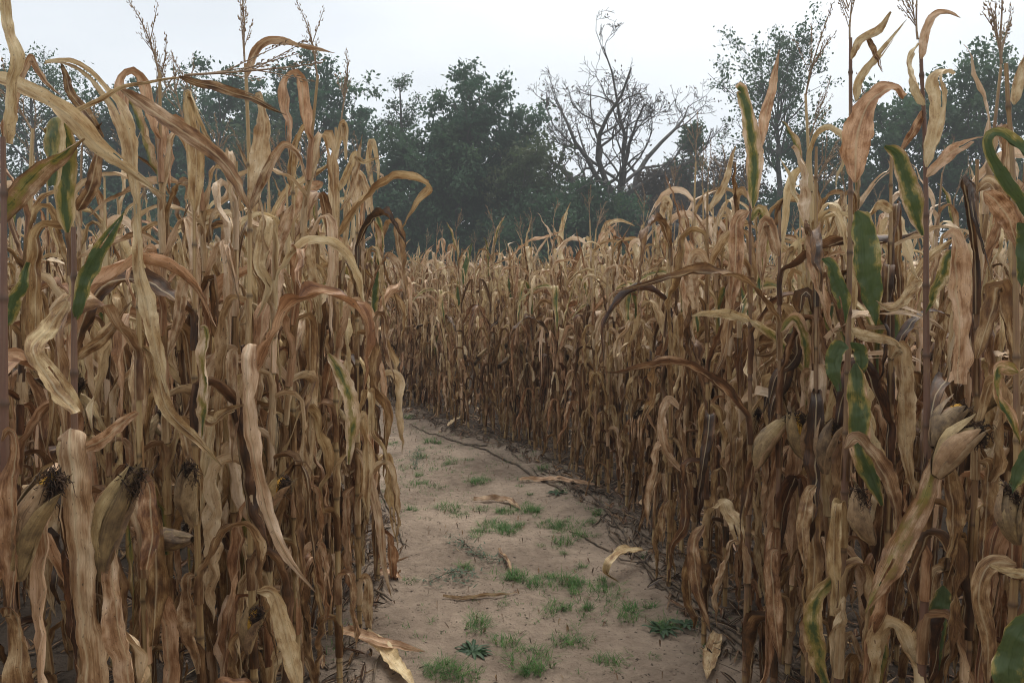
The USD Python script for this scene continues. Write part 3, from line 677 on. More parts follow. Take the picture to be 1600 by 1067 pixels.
hero(304, 2.15, 325, 'left corn plant with a kinked upright top leaf and orange lower stem', [
    (D(2.1, (303, 330), (304, 255), (296, 185), (290, 150), (299, 146), (313, 180), (337, 228)), 32, .33, dict(prof=(.6, 1, 1, .8, .5, .6, .05))),
    (D(2.05, (313, 510), (322, 515), (322, 580), (319, 655), (316, 690)), 28, .18, dict(green=.16, prof=(.6, 1, 1, .9, .3))),
    (D(2.1, (302, 420), (285, 450), (275, 520), (262, 560)), 26, .4, {}),
    (D(2.1, (304, 900), (295, 905), (298, 960), (312, 1050)), 40, .5, dict(prof=(.5, 1, .9, .2))),
    (D(2.1, (306, 640), (330, 660), (355, 640), (390, 630)), 22, .4, {}),
  ], ears=[((303, 820, 2.1), (296, 725, 2.05), 42, .4, 0)], seed=5, age=.5, purple=.02, auto=(6, .25, 1.4))

hero(388, 2.25, 100, 'tall corn plant left of the path with an upright tassel against the sky', [
    (D(2.2, (391, 330), (402, 275), (413, 212), (410, 178), (403, 146), (399, 158)), 44, .26, dict(prof=(.3, .7, 1, .85, .35, .2), curl=.6)),
    (D(2.2, (386, 120), (395, 85), (415, 65), (434, 62), (472, 70), (524, 82)), 17, .33, dict(prof=(.7, 1, 1, .9, .6, .05))),
    (D((2.2, 2.17, 2.13, 2.1, 2.1, 2.1, 2.1, 2.1), (388, 650), (391, 555), (388, 540), (384, 610), (398, 715), (414, 795), (442, 862), (492, 925)), 34, .28, dict(prof=(.5, .9, 1, .9, .9, .7, .05))),
    (D(2.2, (372, 545), (362, 560), (366, 640), (362, 720)), 26, .4, {}),
    (D(2.2, (390, 330), (420, 260), (445, 225), (470, 245), (480, 290)), 20, .35, {}),
    (D(2.1, (400, 925), (425, 925), (440, 965), (465, 1060), (472, 1100)), 42, .3, dict(prof=(.4, .8, 1, .7, .3))),
  ], ears=[((425, 800, 2.15), (445, 745, 2.15), 30, .4, .42), ((388, 1020, 2.1), (402, 950, 2.1), 34, .5, .4)], seed=6, age=.4, auto=(6, .25, 1.4), stalk_px=[(383, 100), (387, 165), (391, 330), (388, 700)], tassel=((382, 96, 2.25), (371, -40, 2.25), 6, .4))

hero(458, 2.65, 255, 'corn plant left of the path with a narrow hooked top leaf', [
    (D(2.6, (455, 292), (456, 240), (467, 207), (477, 197), (487, 213), (493, 252)), 18, .42, dict(prof=(.8, 1, .8, .7, .7, .1))),
    (D(2.6, (458, 320), (445, 350), (430, 400), (425, 460)), 28, .3, {}),
    (D(2.55, (460, 380), (480, 370), (492, 420), (500, 480)), 26, .33, {}),
  ], seed=7, age=.35, auto=(8, .2, 1.6))

hero(525, 2.9, 200, 'left corn plant with a brown tassel and clustered hanging leaves', [
    (D(2.85, (517, 405), (523, 330), (521, 258), (530, 215), (537, 193), (543, 205), (541, 250)), 26, .28, dict(prof=(.5, .9, 1, .7, .5, .6, .2))),
    (D(2.85, (530, 300), (548, 255), (556, 240), (570, 252), (598, 243)), 16, .3, {}),
    (D(2.85, (532, 330), (548, 300), (562, 240), (566, 210)), 14, .38, dict(prof=(.5, 1, .8, .05))),
    (D(2.8, (512, 552), (535, 590), (549, 650), (545, 725)), 34, .25, dict(prof=(.5, 1, .9, .2), green=.12)),
    (D(2.8, (505, 285), (480, 300), (462, 340)), 22, .35, {}),
  ], seed=8, age=.35, purple=.3, auto=(8, .2, 1.6), tassel=((533, 190, 2.9), (542, 84, 2.9), 6, .5))

hero(588, 4.1, 330, 'corn plant at the very corner of the left wall with a green streaked leaf', [
    (D(4.05, (592, 415), (594, 380), (592, 350), (588, 335), (596, 350)), 18, .3, dict(green=.45)),
    (D(4.05, (590, 420), (586, 450), (582, 500), (580, 525)), 17, .3, dict(green=.6)),
    (D(4.0, (600, 400), (612, 400), (625, 420), (632, 460)), 16, .35, {}),
    (D(4.0, (590, 560), (598, 580), (602, 640), (598, 662)), 14, .25, {}),
    (D(4.0, (585, 300), (575, 255), (580, 220), (590, 255), (590, 300)), 13, .3, {}),
  ], seed=9, age=.35, auto=(9, .15, 1.6))

hero(558, 3.5, 260, 'corn plant on the path edge of the left wall, long drooping pale leaves', [
    (D(3.45, (560, 330), (555, 290), (562, 270), (575, 300), (585, 370)), 24, .3, {}),
    (D(3.4, (556, 700), (570, 720), (590, 800), (600, 880), (612, 935)), 20, .35, {}),
    (D(3.4, (552, 760), (540, 780), (545, 860), (555, 950)), 26, .42, {}),
  ], seed=10, age=.42, auto=(9, .15, 1.6))

# right of the path
hero(1172, 2.95, 305, 'corn plant right of the path with a pale green streaked upright leaf', [
    (D(2.9, (1176, 325), (1180, 255), (1170, 195), (1158, 142), (1153, 140)), 38, .22, dict(green=.36, prof=(.45, .8, 1, .85, .5), fold=.3)),
    (D(2.9, (1187, 235), (1197, 180), (1207, 135), (1217, 80)), 23, .3, dict(prof=(.6, 1, .8, .05))),
    (D(2.85, (1172, 500), (1135, 490), (1108, 488), (1080, 494)), 22, .22, dict(prof=(.7, 1, .8, .1))),
    (D(2.8, (1172, 500), (1205, 522), (1240, 560), (1275, 600)), 20, .3, dict(green=.15)),
    (D(2.85, (1170, 330), (1150, 350), (1148, 420), (1140, 490)), 34, .45, {}),
    (D(2.85, (1174, 345), (1187, 330), (1192, 380), (1183, 465)), 26, .3, dict(green=.35)),
  ], ears=[((1182, 730, 2.75), (1236, 648, 2.75), 40, .35, 0)], seed=11, age=.45, purple=.6, auto=(6, .2, 1.5))

hero(1325, 2.35, 75, 'tallest right corn plant with green spotted leaves, tassel cut by the frame', [
    (D(2.3, (1330, 92), (1344, 66), (1372, 47), (1391, 22)), 20, .3, dict(prof=(.5, 1, .9, .2))),
    (D(2.3, (1357, 60), (1366, 82), (1379, 110)), 12, .55, {}),
    (D(2.32, (1338, 158), (1346, 122), (1375, 82), (1418, 32)), 18, .2, dict(prof=(.9, 1, .7, .05))),
    (D(2.28, (1336, 285), (1338, 215), (1352, 172), (1378, 143), (1398, 140), (1412, 152)), 60, .36, dict(prof=(.35, .95, 1, .7, .55, .3), fold=.35, ruffle=.3)),
    (D(2.25, (1338, 330), (1349, 350), (1352, 400), (1358, 450), (1369, 510)), 50, .3, dict(green=.8, prof=(.6, 1, 1, .75, .06), fold=.1)),
    (D(2.28, (1285, 405), (1297, 413), (1308, 445), (1318, 480), (1322, 505)), 34, .4, dict(green=.72, prof=(.4, .8, 1, .8, .1))),
    (D(2.28, (1318, 535), (1308, 550), (1306, 585), (1314, 612)), 34, .4, dict(green=.9, prof=(.9, 1, .8, .3))),
    (D(2.26, (1330, 535), (1344, 548), (1342, 580), (1330, 600)), 28, .3, dict(green=.85)),
    (D(2.24, (1338, 568), (1341, 625), (1343, 690), (1357, 735), (1376, 790)), 44, .42, dict(green=.6, prof=(.6, 1, .95, .8, .2))),
    (D(2.3, (1330, 515), (1355, 522), (1390, 530), (1410, 545)), 24, .24, {}),
    (D(2.2, (1320, 700), (1345, 690), (1400, 790), (1385, 880)), 34, .5, {}),
  ], ears=[((1365, 850, 2.2), (1340, 765, 2.2), 42, .35, 0)], seed=12, age=.5, purple=.6, auto=(5, .2, 1.0), stalk_px=[(1328, 60), (1330, 200), (1328, 400), (1322, 700)], tassel=((1328, 62, 2.35), (1322, -60, 2.35), 7, .35), r0=.012)

hero(1446, 2.15, 90, 'thick purple stemmed right corn plant with pale twisted top leaf', [
    (D(2.1, (1444, 165), (1429, 125), (1428, 85), (1436, 65)), 26, .16, dict(prof=(.6, 1, .8, .4), tw=(.3, 1.2))),
    (D(2.1, (1438, 92), (1448, 45), (1463, 22), (1480, 22), (1502, 27)), 20, .2, dict(prof=(.6, 1, .9, .5, .05))),
    (D(2.1, (1448, 262), (1466, 200), (1473, 150), (1466, 120), (1480, 112), (1488, 118)), 40, .18, dict(prof=(.4, .8, .9, .7, 1, .5), tw=(.2, .8))),
    (D(2.15, (1446, 172), (1428, 205), (1410, 235), (1405, 245)), 18, .5, {}),
    (D(2.05, (1382, 230), (1405, 245), (1422, 300), (1442, 370)), 40, .42, dict(green=.5, prof=(.5, .9, 1, .2))),
    (D(2.1, (1448, 278), (1478, 246), (1508, 226), (1542, 214)), 26, .24, dict(prof=(.6, 1, .8, .06))),
    (D(2.05, (1475, 372), (1490, 370), (1493, 440), (1500, 520), (1496, 600)), 44, .3, dict(prof=(.5, 1, 1, .9, .6), curl=.6)),
    (D(2.1, (1486, 390), (1468, 440), (1448, 490)), 26, .36, dict(green=.5)),
    (D(2.0, (1468, 700), (1455, 745), (1420, 820), (1385, 890), (1350, 952)), 50, .5, dict(prof=(.4, .8, 1, .9, .2), green=.08)),
    (D(2.05, (1448, 720), (1480, 730), (1492, 820), (1478, 910)), 38, .55, {}),
    (D(2.1, (1440, 440), (1395, 480), (1370, 470)), 22, .3, {}),
  ], ears=[((1462, 745, 1.98), (1532, 668, 1.98), 58, .45, 0), ((1460, 700, 2.05), (1503, 632, 2.1), 46, .6, .2)], seed=13, age=.5, purple=.85, auto=(5, .2, .9), stalk_px=[(1434, 60), (1442, 120), (1447, 250), (1447, 500), (1450, 800)], tassel=((1434, 62, 2.15), (1416, -50, 2.15), 6, .4), r0=.0125)

hero(1586, 1.85, 130, 'corn plant at the right edge with an arching bright green leaf and a tassel', [
    (D(1.75, (1625, 360), (1590, 300), (1562, 258), (1546, 225), (1556, 213), (1590, 232), (1612, 268)), 32, .3, dict(green=.85, prof=(.6, .9, 1, .8, .7, .8, .5))),
    (D(1.8, (1585, 165), (1592, 120), (1604, 80)), 24, .2, {}),
    (D(1.8, (1538, 300), (1560, 320), (1580, 350), (1592, 395)), 42, .45, {}),
    (D(1.75, (1590, 350), (1602, 370), (1600, 420), (1596, 450)), 40, .3, dict(green=.8)),
    (D(1.75, (1590, 580), (1562, 575), (1560, 620), (1598, 690)), 34, .35, dict(green=.3)),
    (D(1.7, (1618, 700), (1592, 730), (1582, 770)), 34, .4, dict(green=.9)),
    (D(1.6, (1640, 960), (1598, 985), (1578, 1035), (1582, 1110)), 62, .3, dict(green=.85, prof=(.5, .9, 1, .8))),
    (D(1.75, (1588, 880), (1545, 885), (1530, 930), (1545, 1000), (1540, 1080)), 40, .5, {}),
    (D(1.7, (1640, 912), (1600, 900), (1560, 888), (1538, 884)), 22, .28, {}),
  ], ears=[((1590, 850, 1.75), (1578, 760, 1.75), 44, .6, 0)], seed=14, age=.5, purple=.45, auto=(3, .3, .9), stalk_px=[(1566, 100), (1582, 200), (1587, 400), (1590, 800)], tassel=((1565, 100, 1.85), (1546, -30, 1.85), 7, .4))

hero(1275, 2.6, 230, 'right corn plant with a pale ribbon leaf at its top and brown ear', [
    (D(2.55, (1262, 350), (1262, 300), (1254, 250), (1242, 226), (1236, 230)), 24, .2, dict(prof=(.8, 1, 1, .8, .4), tw=(.4, 1.1))),
    (D(2.5, (1265, 360), (1272, 420), (1285, 470), (1300, 520)), 26, .36, {}),
    (D(2.4, (1308, 898), (1278, 935), (1274, 990), (1292, 1075)), 42, .42, dict(green=.3, prof=(.5, .9, 1, .5))),
    (D(2.4, (1275, 760), (1262, 775), (1256, 830), (1258, 890)), 30, .45, {}),
  ], ears=[((1290, 740, 2.5), (1302, 660, 2.5), 36, .5, .25)], seed=15, age=.5, purple=.5, auto=(8, .2, 1.5))

hero(1218, 2.75, 330, 'corn plant with a split yellow ear between two taller right ones', [
    (D(2.7, (1216, 400), (1205, 360), (1195, 350), (1186, 400), (1190, 470)), 28, .4, {}),
    (D(2.7, (1220, 520), (1240, 500), (1258, 540), (1262, 640)), 26, .3, dict(green=.25)),
    (D(2.6, (1215, 860), (1205, 870), (1210, 950), (1220, 1040)), 34, .5, {}),
  ], ears=[((1262, 720, 2.65), (1248, 645, 2.65), 34, .5, .38)], seed=16, age=.5, purple=.55, auto=(8, .2, 1.5))

hero(1392, 2.5, 240, 'corn plant with a broad pale leaf just left of the thick purple stem', [
    (D(2.45, (1392, 560), (1408, 545), (1410, 620), (1418, 700), (1428, 780)), 38, .33, {}),
    (D(2.45, (1394, 330), (1372, 320), (1350, 345)), 22, .3, {}),
    (D(2.4, (1385, 900), (1372, 920), (1376, 1010), (1370, 1090)), 38, .5, dict(green=.4)),
    (D(2.4, (1475, 915), (1470, 950), (1462, 1000), (1466, 1050)), 42, .45, dict(green=.75)),
  ], seed=17, age=.5, purple=.4, auto=(8, .2, 1.6))

hero(1526, 2.1, 250, 'corn plant with rusty leaves between the thick purple stem and the right edge', [
    (D(2.05, (1526, 560), (1552, 480), (1560, 450), (1572, 520), (1580, 600)), 36, .55, {}),
    (D(2.05, (1528, 300), (1545, 285), (1560, 310), (1575, 380)), 30, .4, {}),
    (D(2.0, (1530, 720), (1545, 730), (1540, 820), (1530, 900)), 36, .6, {}),
  ], seed=18, age=.6, purple=.4, auto=(7, .2, 1.5))

hero(1048, 4.0, 320, 'corn plant at right wall edge, low leaf curling towards the path', [
    (D(3.9, (1062, 640), (1045, 622), (1034, 655), (1040, 700), (1060, 730), (1082, 742)), 20, .25, dict(prof=(.5, .9, 1, .9, .6, .05))),
    (D(3.95, (1075, 480), (1080, 410), (1068, 370), (1060, 350)), 30, .3, {}),
    (D(3.95, (1050, 330), (1040, 312), (1034, 345), (1036, 370)), 18, .35, {}),
    (D(3.9, (1045, 780), (1036, 800), (1034, 860)), 18, .5, {}),
  ], seed=19, age=.45, purple=.2, auto=(10, .15, 1.65))

hero(1105, 3.4, 300, 'corn plant at right wall edge with drooping rusty lower leaves', [
    (D(3.3, (1105, 420), (1088, 400), (1080, 430), (1090, 500)), 34, .35, {}),
    (D(3.3, (1108, 330), (1130, 290), (1142, 250), (1150, 225)), 16, .3, {}),
    (D(3.25, (1100, 820), (1085, 850), (1092, 920), (1110, 985)), 28, .55, {}),
  ], seed=20, age=.5, purple=.3, auto=(10, .15, 1.65))

hero(882, 8.6, 390, 'far wall corn plant with a single pale leaf standing against the trees', [
    (D(8.5, (880, 405), (876, 375), (881, 345), (892, 316)), 11, .25, dict(prof=(.6, 1, .9, .1))),
  ], seed=21, age=.35, auto=(10, .15, 1.75))
hero(942, 7.2, 380, 'far wall corn plant with a broad leaf arching right above its neighbours', [
    (D(7.1, (942, 400), (941, 370), (950, 350), (968, 346), (992, 354)), 12, .3, dict(prof=(.6, 1, 1, .8, .05))),
    (D(7.1, (950, 352), (958, 362), (963, 375)), 9, .4, {}),
  ], seed=22, age=.38, auto=(10, .15, 1.7))
hero(716, 9.0, 410, 'corn plant in the far wall with one narrow upright green leaf', [
    (D(8.9, (716, 478), (718, 450), (728, 415), (738, 378)), 14, .3, dict(green=.8)),
  ], seed=23, age=.35, auto=(10, .15, 1.7))
hero(798, 8.2, 400, 'corn plant in the far wall with a dark green leaf halfway up', [
    (D(8.1, (798, 430), (797, 460), (800, 490)), 13, .3, dict(green=.85)),
    (D(8.0, (780, 540), (792, 512), (803, 498)), 10, .1, {}),
  ], seed=24, age=.35, auto=(10, .15, 1.7))

# ---- the field: prototypes under a class, then copies
UsdGeom.Xform.Define(stage, '/World/Looks/unused')
stage.RemovePrim('/World/Looks/unused')
looks = []
SPEC = [  # tassel, ears, green leaves, mean age, purple, height, description
    (1, 1, 0, .40, .05, 1.96, 'tan corn plant with tassel and ear'),
    (0, 1, 0, .48, .30, 1.82, 'brown corn plant with ear, no tassel'),
    (1, 0, 1, .38, .10, 2.02, 'corn plant with tassel and greenish leaf'),
    (0, 0, 0, .52, .10, 1.76, 'short rusty corn plant'),
    (1, 1, 0, .44, .55, 2.05, 'tall purple stemmed corn plant'),
    (0, 2, 0, .42, .00, 1.88, 'tan corn plant with two ears'),
    (1, 0, 0, .34, .05, 1.94, 'pale straw corn plant with tassel'),
    (0, 1, 2, .42, .25, 1.90, 'corn plant, two half green leaves'),
    (1, 1, 0, .56, .35, 1.86, 'dark brown corn plant with ear'),
    (0, 0, 0, .36, .00, 1.92, 'pale corn plant, no ear'),
    (1, 1, 1, .46, .45, 1.98, 'purple stemmed corn plant, one green leaf'),
    (0, 1, 0, .40, .10, 1.84, 'corn plant with kinked leaves'),
    (1, 0, 0, .50, .20, 1.90, 'rusty corn plant with thin tassel'),
    (0, 1, 0, .33, .05, 1.78, 'short pale corn plant with ear'),
]
stage.CreateClassPrim('/World/corn_kinds')
UsdGeom.PointInstancer.Define(stage, '/World/corn_field'); UsdGeom.Scope.Define(stage, '/World/corn_field/kinds')
for i, (ta, ea, gr, ag, pu, H, desc) in enumerate(SPEC):
    rng = np.random.default_rng(100 + i)
    root = f'/World/corn_kinds/kind_{i:03d}'
    UsdGeom.Xform.Define(stage, root)
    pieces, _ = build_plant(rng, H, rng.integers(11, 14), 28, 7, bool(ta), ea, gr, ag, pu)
    write_plant(root, pieces)
    # a lighter joined plant of the same kind for the far field
    rng = np.random.default_rng(300 + i)
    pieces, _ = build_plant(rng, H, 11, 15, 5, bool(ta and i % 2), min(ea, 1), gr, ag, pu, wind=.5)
    far = f'/World/corn_field/kinds/far_{i:03d}'; UsdGeom.Xform.Define(stage, far)
    by = {}
    for name, m_, mt, *sub in pieces:
        by.setdefault(mt, MB()).join(m_)
    for mt, m_ in by.items(): put(f'{far}/{mt}', m_, mt)

rng = np.random.default_rng(7)
ROW, STEP, ROT = 0.70, 0.165, math.radians(14)
cr, sr = math.cos(ROT), math.sin(ROT)
cand = []
for i in range(-40, 110):
    for j in range(-420, 420):
        a = j * STEP + rng.normal(0, .04); b = i * ROW + rng.normal(0, .06)
        cand.append((a * cr - b * sr, a * sr + b * cr))
cand = np.array(cand)
cand = cand[(cand[:, 1] > -7.0) & (cand[:, 1] < 37) & (np.abs(cand[:, 0]) < np.maximum(.70 * cand[:, 1] + 1.0, 5.0))]
# the photograph's wall fringes are planted thickly: extra plants right along the path
ext = []
for line, sg in ((LEFT, 1), (RIGHT, -1)):
    for a, b in zip(line[:-1], line[1:]):
        L = np.linalg.norm(b - a); t = unit(b - a); n = np.array([-t[1], t[0]]) * sg
        for s in np.arange(0, L, .15):
            for o in (.08, .36):
                ext.append(a + t * (s + rng.normal(0, .05)) + n * (o + rng.uniform(-.05, .09)))
ext = np.array(ext); ext = ext[(ext[:, 1] > 2.3) & (ext[:, 1] < 16) & (np.abs(ext[:, 0]) < .70 * ext[:, 1] + .5)]
cand = np.vstack([ext, cand])
dep, side = into_corn(cand)
ok = dep > .05
seen = np.abs(cand[:, 0]) < .66 * cand[:, 1] + .25      # the corn goes on beside and behind the viewer
ok &= ~((cand[:, 1] < np.where(dep > .28, 1.9, 2.25)) & (side == 0) & seen); ok &= ~((cand[:, 1] < np.where(dep > .35, 2.2, 2.55)) & (side == 1) & seen)
ok &= np.hypot(cand[:, 0], cand[:, 1]) > .85
cand, dep, side = cand[ok], dep[ok], side[ok]
H_ = np.array(heroes); keep, cells = [], {}
for k, p in enumerate(cand):
    if np.min(np.linalg.norm(H_ - p, axis=1)) < .10: continue
    c = (int(p[0] // .1), int(p[1] // .1))
    if any((c[0] + x, c[1] + y) in cells for x in (-1, 0, 1) for y in (-1, 0, 1) if (x == 0 or y == 0)): continue
    cells[c] = 1; keep.append(k)
cand, dep, side = cand[keep], dep[keep], side[keep]
score = np.hypot(cand[:, 0], cand[:, 1]) + 2.2 * np.clip(dep - .8, 0, 2) + 100 * (np.abs(cand[:, 0]) > .66 * cand[:, 1] + .1)
order = np.argsort(score)
N_IND = 300 - len(heroes)
gz = ground_z(cand)
ZONES = {('l', 0): 'in the wall left of the path', ('r', 0): 'in the wall right of the path', ('b', 0): 'in the far wall behind the path bend'}
used = {}
for rank, k in enumerate(order[:N_IND]):
    x, y = cand[k]; i = int(rng.integers(0, len(SPEC)))
    zone = 'left' if side[k] == 0 else ('right' if x > .25 * y - 1.0 and y < 7 else 'back')
    px = 800 + x / y * FPX
    row = 'front row' if dep[k] < .4 else ('second row' if dep[k] < .95 else 'deeper')
    marks = {'left': [(90, 'by the far left purple stem'), (170, 'by the two hanging ears'), (260, 'right of the hanging ears'), (345, 'by the orange stem'), (425, 'below the tall tassel'), (500, 'right of the tall tassel'), (560, 'near the wall corner'), (9999, 'at the wall corner')],
             'right': [(1060, 'at its far end'), (1125, 'by the rusty drooping leaves'), (1200, 'by the pale green upright leaf'), (1290, 'left of the tallest plant'), (1370, 'by the tallest plant'), (1420, 'right of the tallest plant'), (1490, 'by the thick purple stem'), (1550, 'right of the thick stem'), (9999, 'at the right edge')],
             'back': [(600, 'behind the left corner'), (655, 'below the wispy top'), (720, 'below the narrow green leaf'), (790, 'below the tallest dense tree'), (850, 'below the turning tree'), (910, 'below the single upright leaf'), (960, 'below the broad arching leaf'), (1020, 'below the oak trunk'), (1100, 'below the conical tree'), (9999, 'behind the right wall')]}[zone]
    mark = next(m for e, m in marks if px < e)
    lab = f"{SPEC[i][6].replace('corn plant', 'corn') if len(mark.split()) > 4 else SPEC[i][6]}, {'left wall' if zone == 'left' else 'right wall' if zone == 'right' else 'far wall'} {row}, {mark}"
    p = xform('corn_plant', (x, y, gz[k]), rng.normal(0, .9), np.array([1, 1, 1]) * (rng.uniform(.90, 1.06) if y < 5 else rng.uniform(.87, 1.0) if y < 6.5 else rng.uniform(.80, .96)), (rng.normal(0, 2.5), rng.normal(0, 2.5)))
    p.GetReferences().AddInternalReference(f'/World/corn_kinds/kind_{i:03d}'); p.SetInstanceable(True)
    tag(p, lab, 'corn plant', lab)
rest = order[N_IND:]
pi = UsdGeom.PointInstancer.Define(stage, '/World/corn_field')
pi.CreatePrototypesRel().SetTargets([Sdf.Path(f'/World/corn_field/kinds/far_{i:03d}') for i in range(len(SPEC))])
n = len(rest)
pi.CreateProtoIndicesAttr(Vt.IntArray.FromNumpy(rng.integers(0, len(SPEC), n).astype(np.int32)))
pi.CreatePositionsAttr(Vt.Vec3fArray.FromNumpy(np.column_stack([cand[rest], gz[rest]]).astype(np.float32)))
yaw = rng.normal(0, .8, n); tx = rng.normal(0, .04, n)
q = np.column_stack([np.cos(yaw / 2), np.sin(tx / 2), rng.normal(0, .02, n), np.sin(yaw / 2)]); q = unit(q)
pi.CreateOrientationsAttr([Gf.Quath(*map(float, r)) for r in q])
sc = rng.uniform(.80, .95, n)
pi.CreateScalesAttr(Vt.Vec3fArray.FromNumpy(np.column_stack([sc, sc, sc * rng.uniform(.95, 1.05, n)]).astype(np.float32)))
tag(pi.GetPrim(), 'mass of dry corn plants filling the field behind the path walls', 'corn', kind='stuff')
print('plants', len(cand), 'far', n)

# ------------------------------------------------------------------ trees beyond the field
RMIN = .006
def grow(P, rad, rng, per, t0, t1, ang, length, npt, up, wob, rscale, taper=.25):
    """Children of the polylines P (b, n, 3): per branches each. Returns polylines and radii."""
    b, n, _ = P.shape
    t = rng.uniform(t0, t1, (b, per)); t = np.sort(t, 1)
    fi = t * (n - 1); i0 = np.minimum(fi.astype(int), n - 2); fr = (fi - i0)[..., None]
    bi = np.arange(b)[:, None]
    base = P[bi, i0] * (1 - fr) + P[bi, i0 + 1] * fr
    tan = unit(P[bi, i0 + 1] - P[bi, i0])
    r = (rad[bi, i0] * (1 - fr[..., 0]) + rad[bi, i0 + 1] * fr[..., 0])
    o = unit(np.cross(tan, rng.normal(size=tan.shape)))
    a = np.radians(rng.normal(ang, 10, (b, per)))[..., None]
    d = unit(tan * np.cos(a) + o * np.sin(a))
    plen = np.linalg.norm(np.diff(P, axis=1), axis=2).sum(1)[:, None]
    L = plen * length * (1.15 - .65 * t) * rng.uniform(.7, 1.2, (b, per))
    base, d, L, r = base.reshape(-1, 3), d.reshape(-1, 3), L.ravel(), (r * rscale).ravel()
    out = [base]
    for k in range(npt - 1):
        d = unit(d + rng.normal(0, wob, d.shape) + np.array([0, 0, up]))
        out.append(out[-1] + d * (L / (npt - 1))[:, None])
    R = np.maximum(r[:, None] * np.linspace(1, taper, npt), RMIN)
    return np.stack(out, 1), R

def leaf_cards(mb, C, size, rng, flat=.0):
    n = len(C)
    t = unit(rng.normal(size=(n, 3)) + [0, 0, -.3]); o = unit(np.cross(t, rng.normal(size=(n, 3))))
    s = size * rng.uniform(.6, 1.35, (n, 1))
    v = np.stack([C - t * s, C + o * s * .55, C + t * s, C - o * s * .55], 1).reshape(-1, 3)
    f = np.array([[0, 1, 2], [0, 2, 3]])
    mb.add(v, (f[None] + (np.arange(n) * 4)[:, None, None]).reshape(-1, 3))

def make_tree(seed, H, crown_r, r0=.22, first=.2, limbs=40, leaf=('leaves_dark', 9000, .11), ang=58, up=.05, shape=(0.5, 1, .9, .6, .2), per2=7, per3=5, wob=.18, lean=(0, 0), clump=.22, drop=0.30, twig_sides=3, level4=0, limb_r=.55, rmin=.006, bark='bark'):
    rng = np.random.default_rng(seed)
    n = 12; z = np.linspace(0, 1, n)
    tr = np.stack([lean[0] * z**1.5 * H + np.cumsum(rng.normal(0, .012 * H, n)) * .6, lean[1] * z * H + np.cumsum(rng.normal(0, .012 * H, n)) * .6, z * H * .96], 1)[None]
    tr[0, 0, :2] = 0
    R = (r0 * (1 - z) ** .75 + .02)[None]
    trunk = MB(); tubes(tr, R, 8, trunk)
    t = np.sort(rng.uniform(first, .98, limbs))
    base = np.stack([np.interp(t, z, tr[0, :, k]) for k in range(3)], 1)
    az = np.cumsum(rng.uniform(1.8, 3.0, limbs))
    el = np.radians(90 - ang + 22 * (t - .5) + rng.normal(0, 8, limbs))
    d = np.stack([np.cos(el) * np.cos(az), np.cos(el) * np.sin(az), np.sin(el)], 1)
    L = crown_r * np.interp((t - first) / (1 - first), np.linspace(0, 1, len(shape)), shape) * rng.uniform(.75, 1.2, limbs)
    npt = 8; out = [base]
    for k in range(npt - 1):
        d = unit(d + rng.normal(0, wob, d.shape) + [lean[0] * .25, lean[1] * .2, up]); out.append(out[-1] + d * (L / (npt - 1))[:, None])
    P1 = np.stack(out, 1); rb = np.interp(t, z, R[0]) * limb_r
    R1 = np.maximum(rb[:, None] * np.linspace(1, .2, npt), .012)
    tubes(P1, R1, 6, trunk)
    global RMIN; RMIN = rmin
    P2, R2 = grow(P1, R1, rng, per2, .2, 1, 42, .45, 6, up * .8, wob * 1.1, .6); tubes(P2, R2, 4, trunk)
    P3, R3 = grow(P2, R2, rng, per3, .2, 1, 40, .5, 5, up * .6, wob * 1.2, .6); tubes(P3, R3, twig_sides, trunk)
    ends = P3
    if level4:
        P4, R4 = grow(P3, R3, rng, level4, .25, 1, 36, .6, 4, up * .5, wob * 1.2, .7); tubes(P4, R4, 3, trunk); ends = P4
    crown = None
    if leaf:
        name, count, size = leaf
        keep = np.flatnonzero(rng.random(len(ends)) > drop)
        ln = np.linalg.norm(ends[keep, -1] - ends[keep, 0], axis=1) ** 1.2
        bi = rng.choice(keep, count, p=ln / ln.sum()); fi = rng.integers(1, ends.shape[1], count)
        C = ends[bi, fi] + rng.normal(0, clump, (count, 3)) * np.array([1, 1, .75])
        crown = MB(); leaf_cards(crown, C, size, rng)
        crown = (crown, name)
    return trunk, crown

def place_tree(px, py_top, d, crown_px, label, seed, cat='tree', name='tree', group=None, base_z=0, **kw):
    top = at(px, py_top, d)
    H = top[2] * .95; crown_px *= 1.14; cr = crown_px / FPX * d / 2
    trunk, crown = make_tree(seed, H, cr, **kw)
    root = xform(name, (top[0], top[1], 0))
    put(str(root.GetPath()) + '/trunk', trunk, 'bark')
    if crown: put(str(root.GetPath()) + '/crown', crown[0], crown[1], smooth=False)
    tag(root, label, cat, group)

SH_OVAL, SH_CONE, SH_DOME = (.6, 1, 1, .8, .35), (1, .9, .65, .42, .15), (.7, 1, 1, .95, .7)
DK, GN, TU, BR = 'leaves_dark', 'leaves_green', 'leaves_turning', 'leaves_brown'
place_tree(55, 100, 44, 210, 'sparse leaved tree at the far left showing sky through its crown', 41, leaf=(GN, 9750, .085), shape=SH_DOME, first=.12, clump=.30, drop=.3)
place_tree(222, 112, 46, 150, 'dark green tree with a rounded head behind the left corn', 42, leaf=(DK, 17340, .13), shape=SH_OVAL, first=.08)
place_tree(345, 122, 47, 190, 'broad dark green tree left of the upright tassel', 43, leaf=(DK, 18423, .13), shape=SH_DOME, first=.08)
place_tree(478, 138, 46, 220, 'bushy bluish green tree above the left corn wall corner', 44, leaf=(DK, 20591, .13), shape=SH_DOME, first=.06)
place_tree(625, 98, 48, 120, 'slender tree with a thin wispy top and few leaves', 45, leaf=(GN, 6300, .08), shape=(1, .9, .75, .6, .3), first=.25, limbs=26, ang=35, clump=.22, drop=.35)
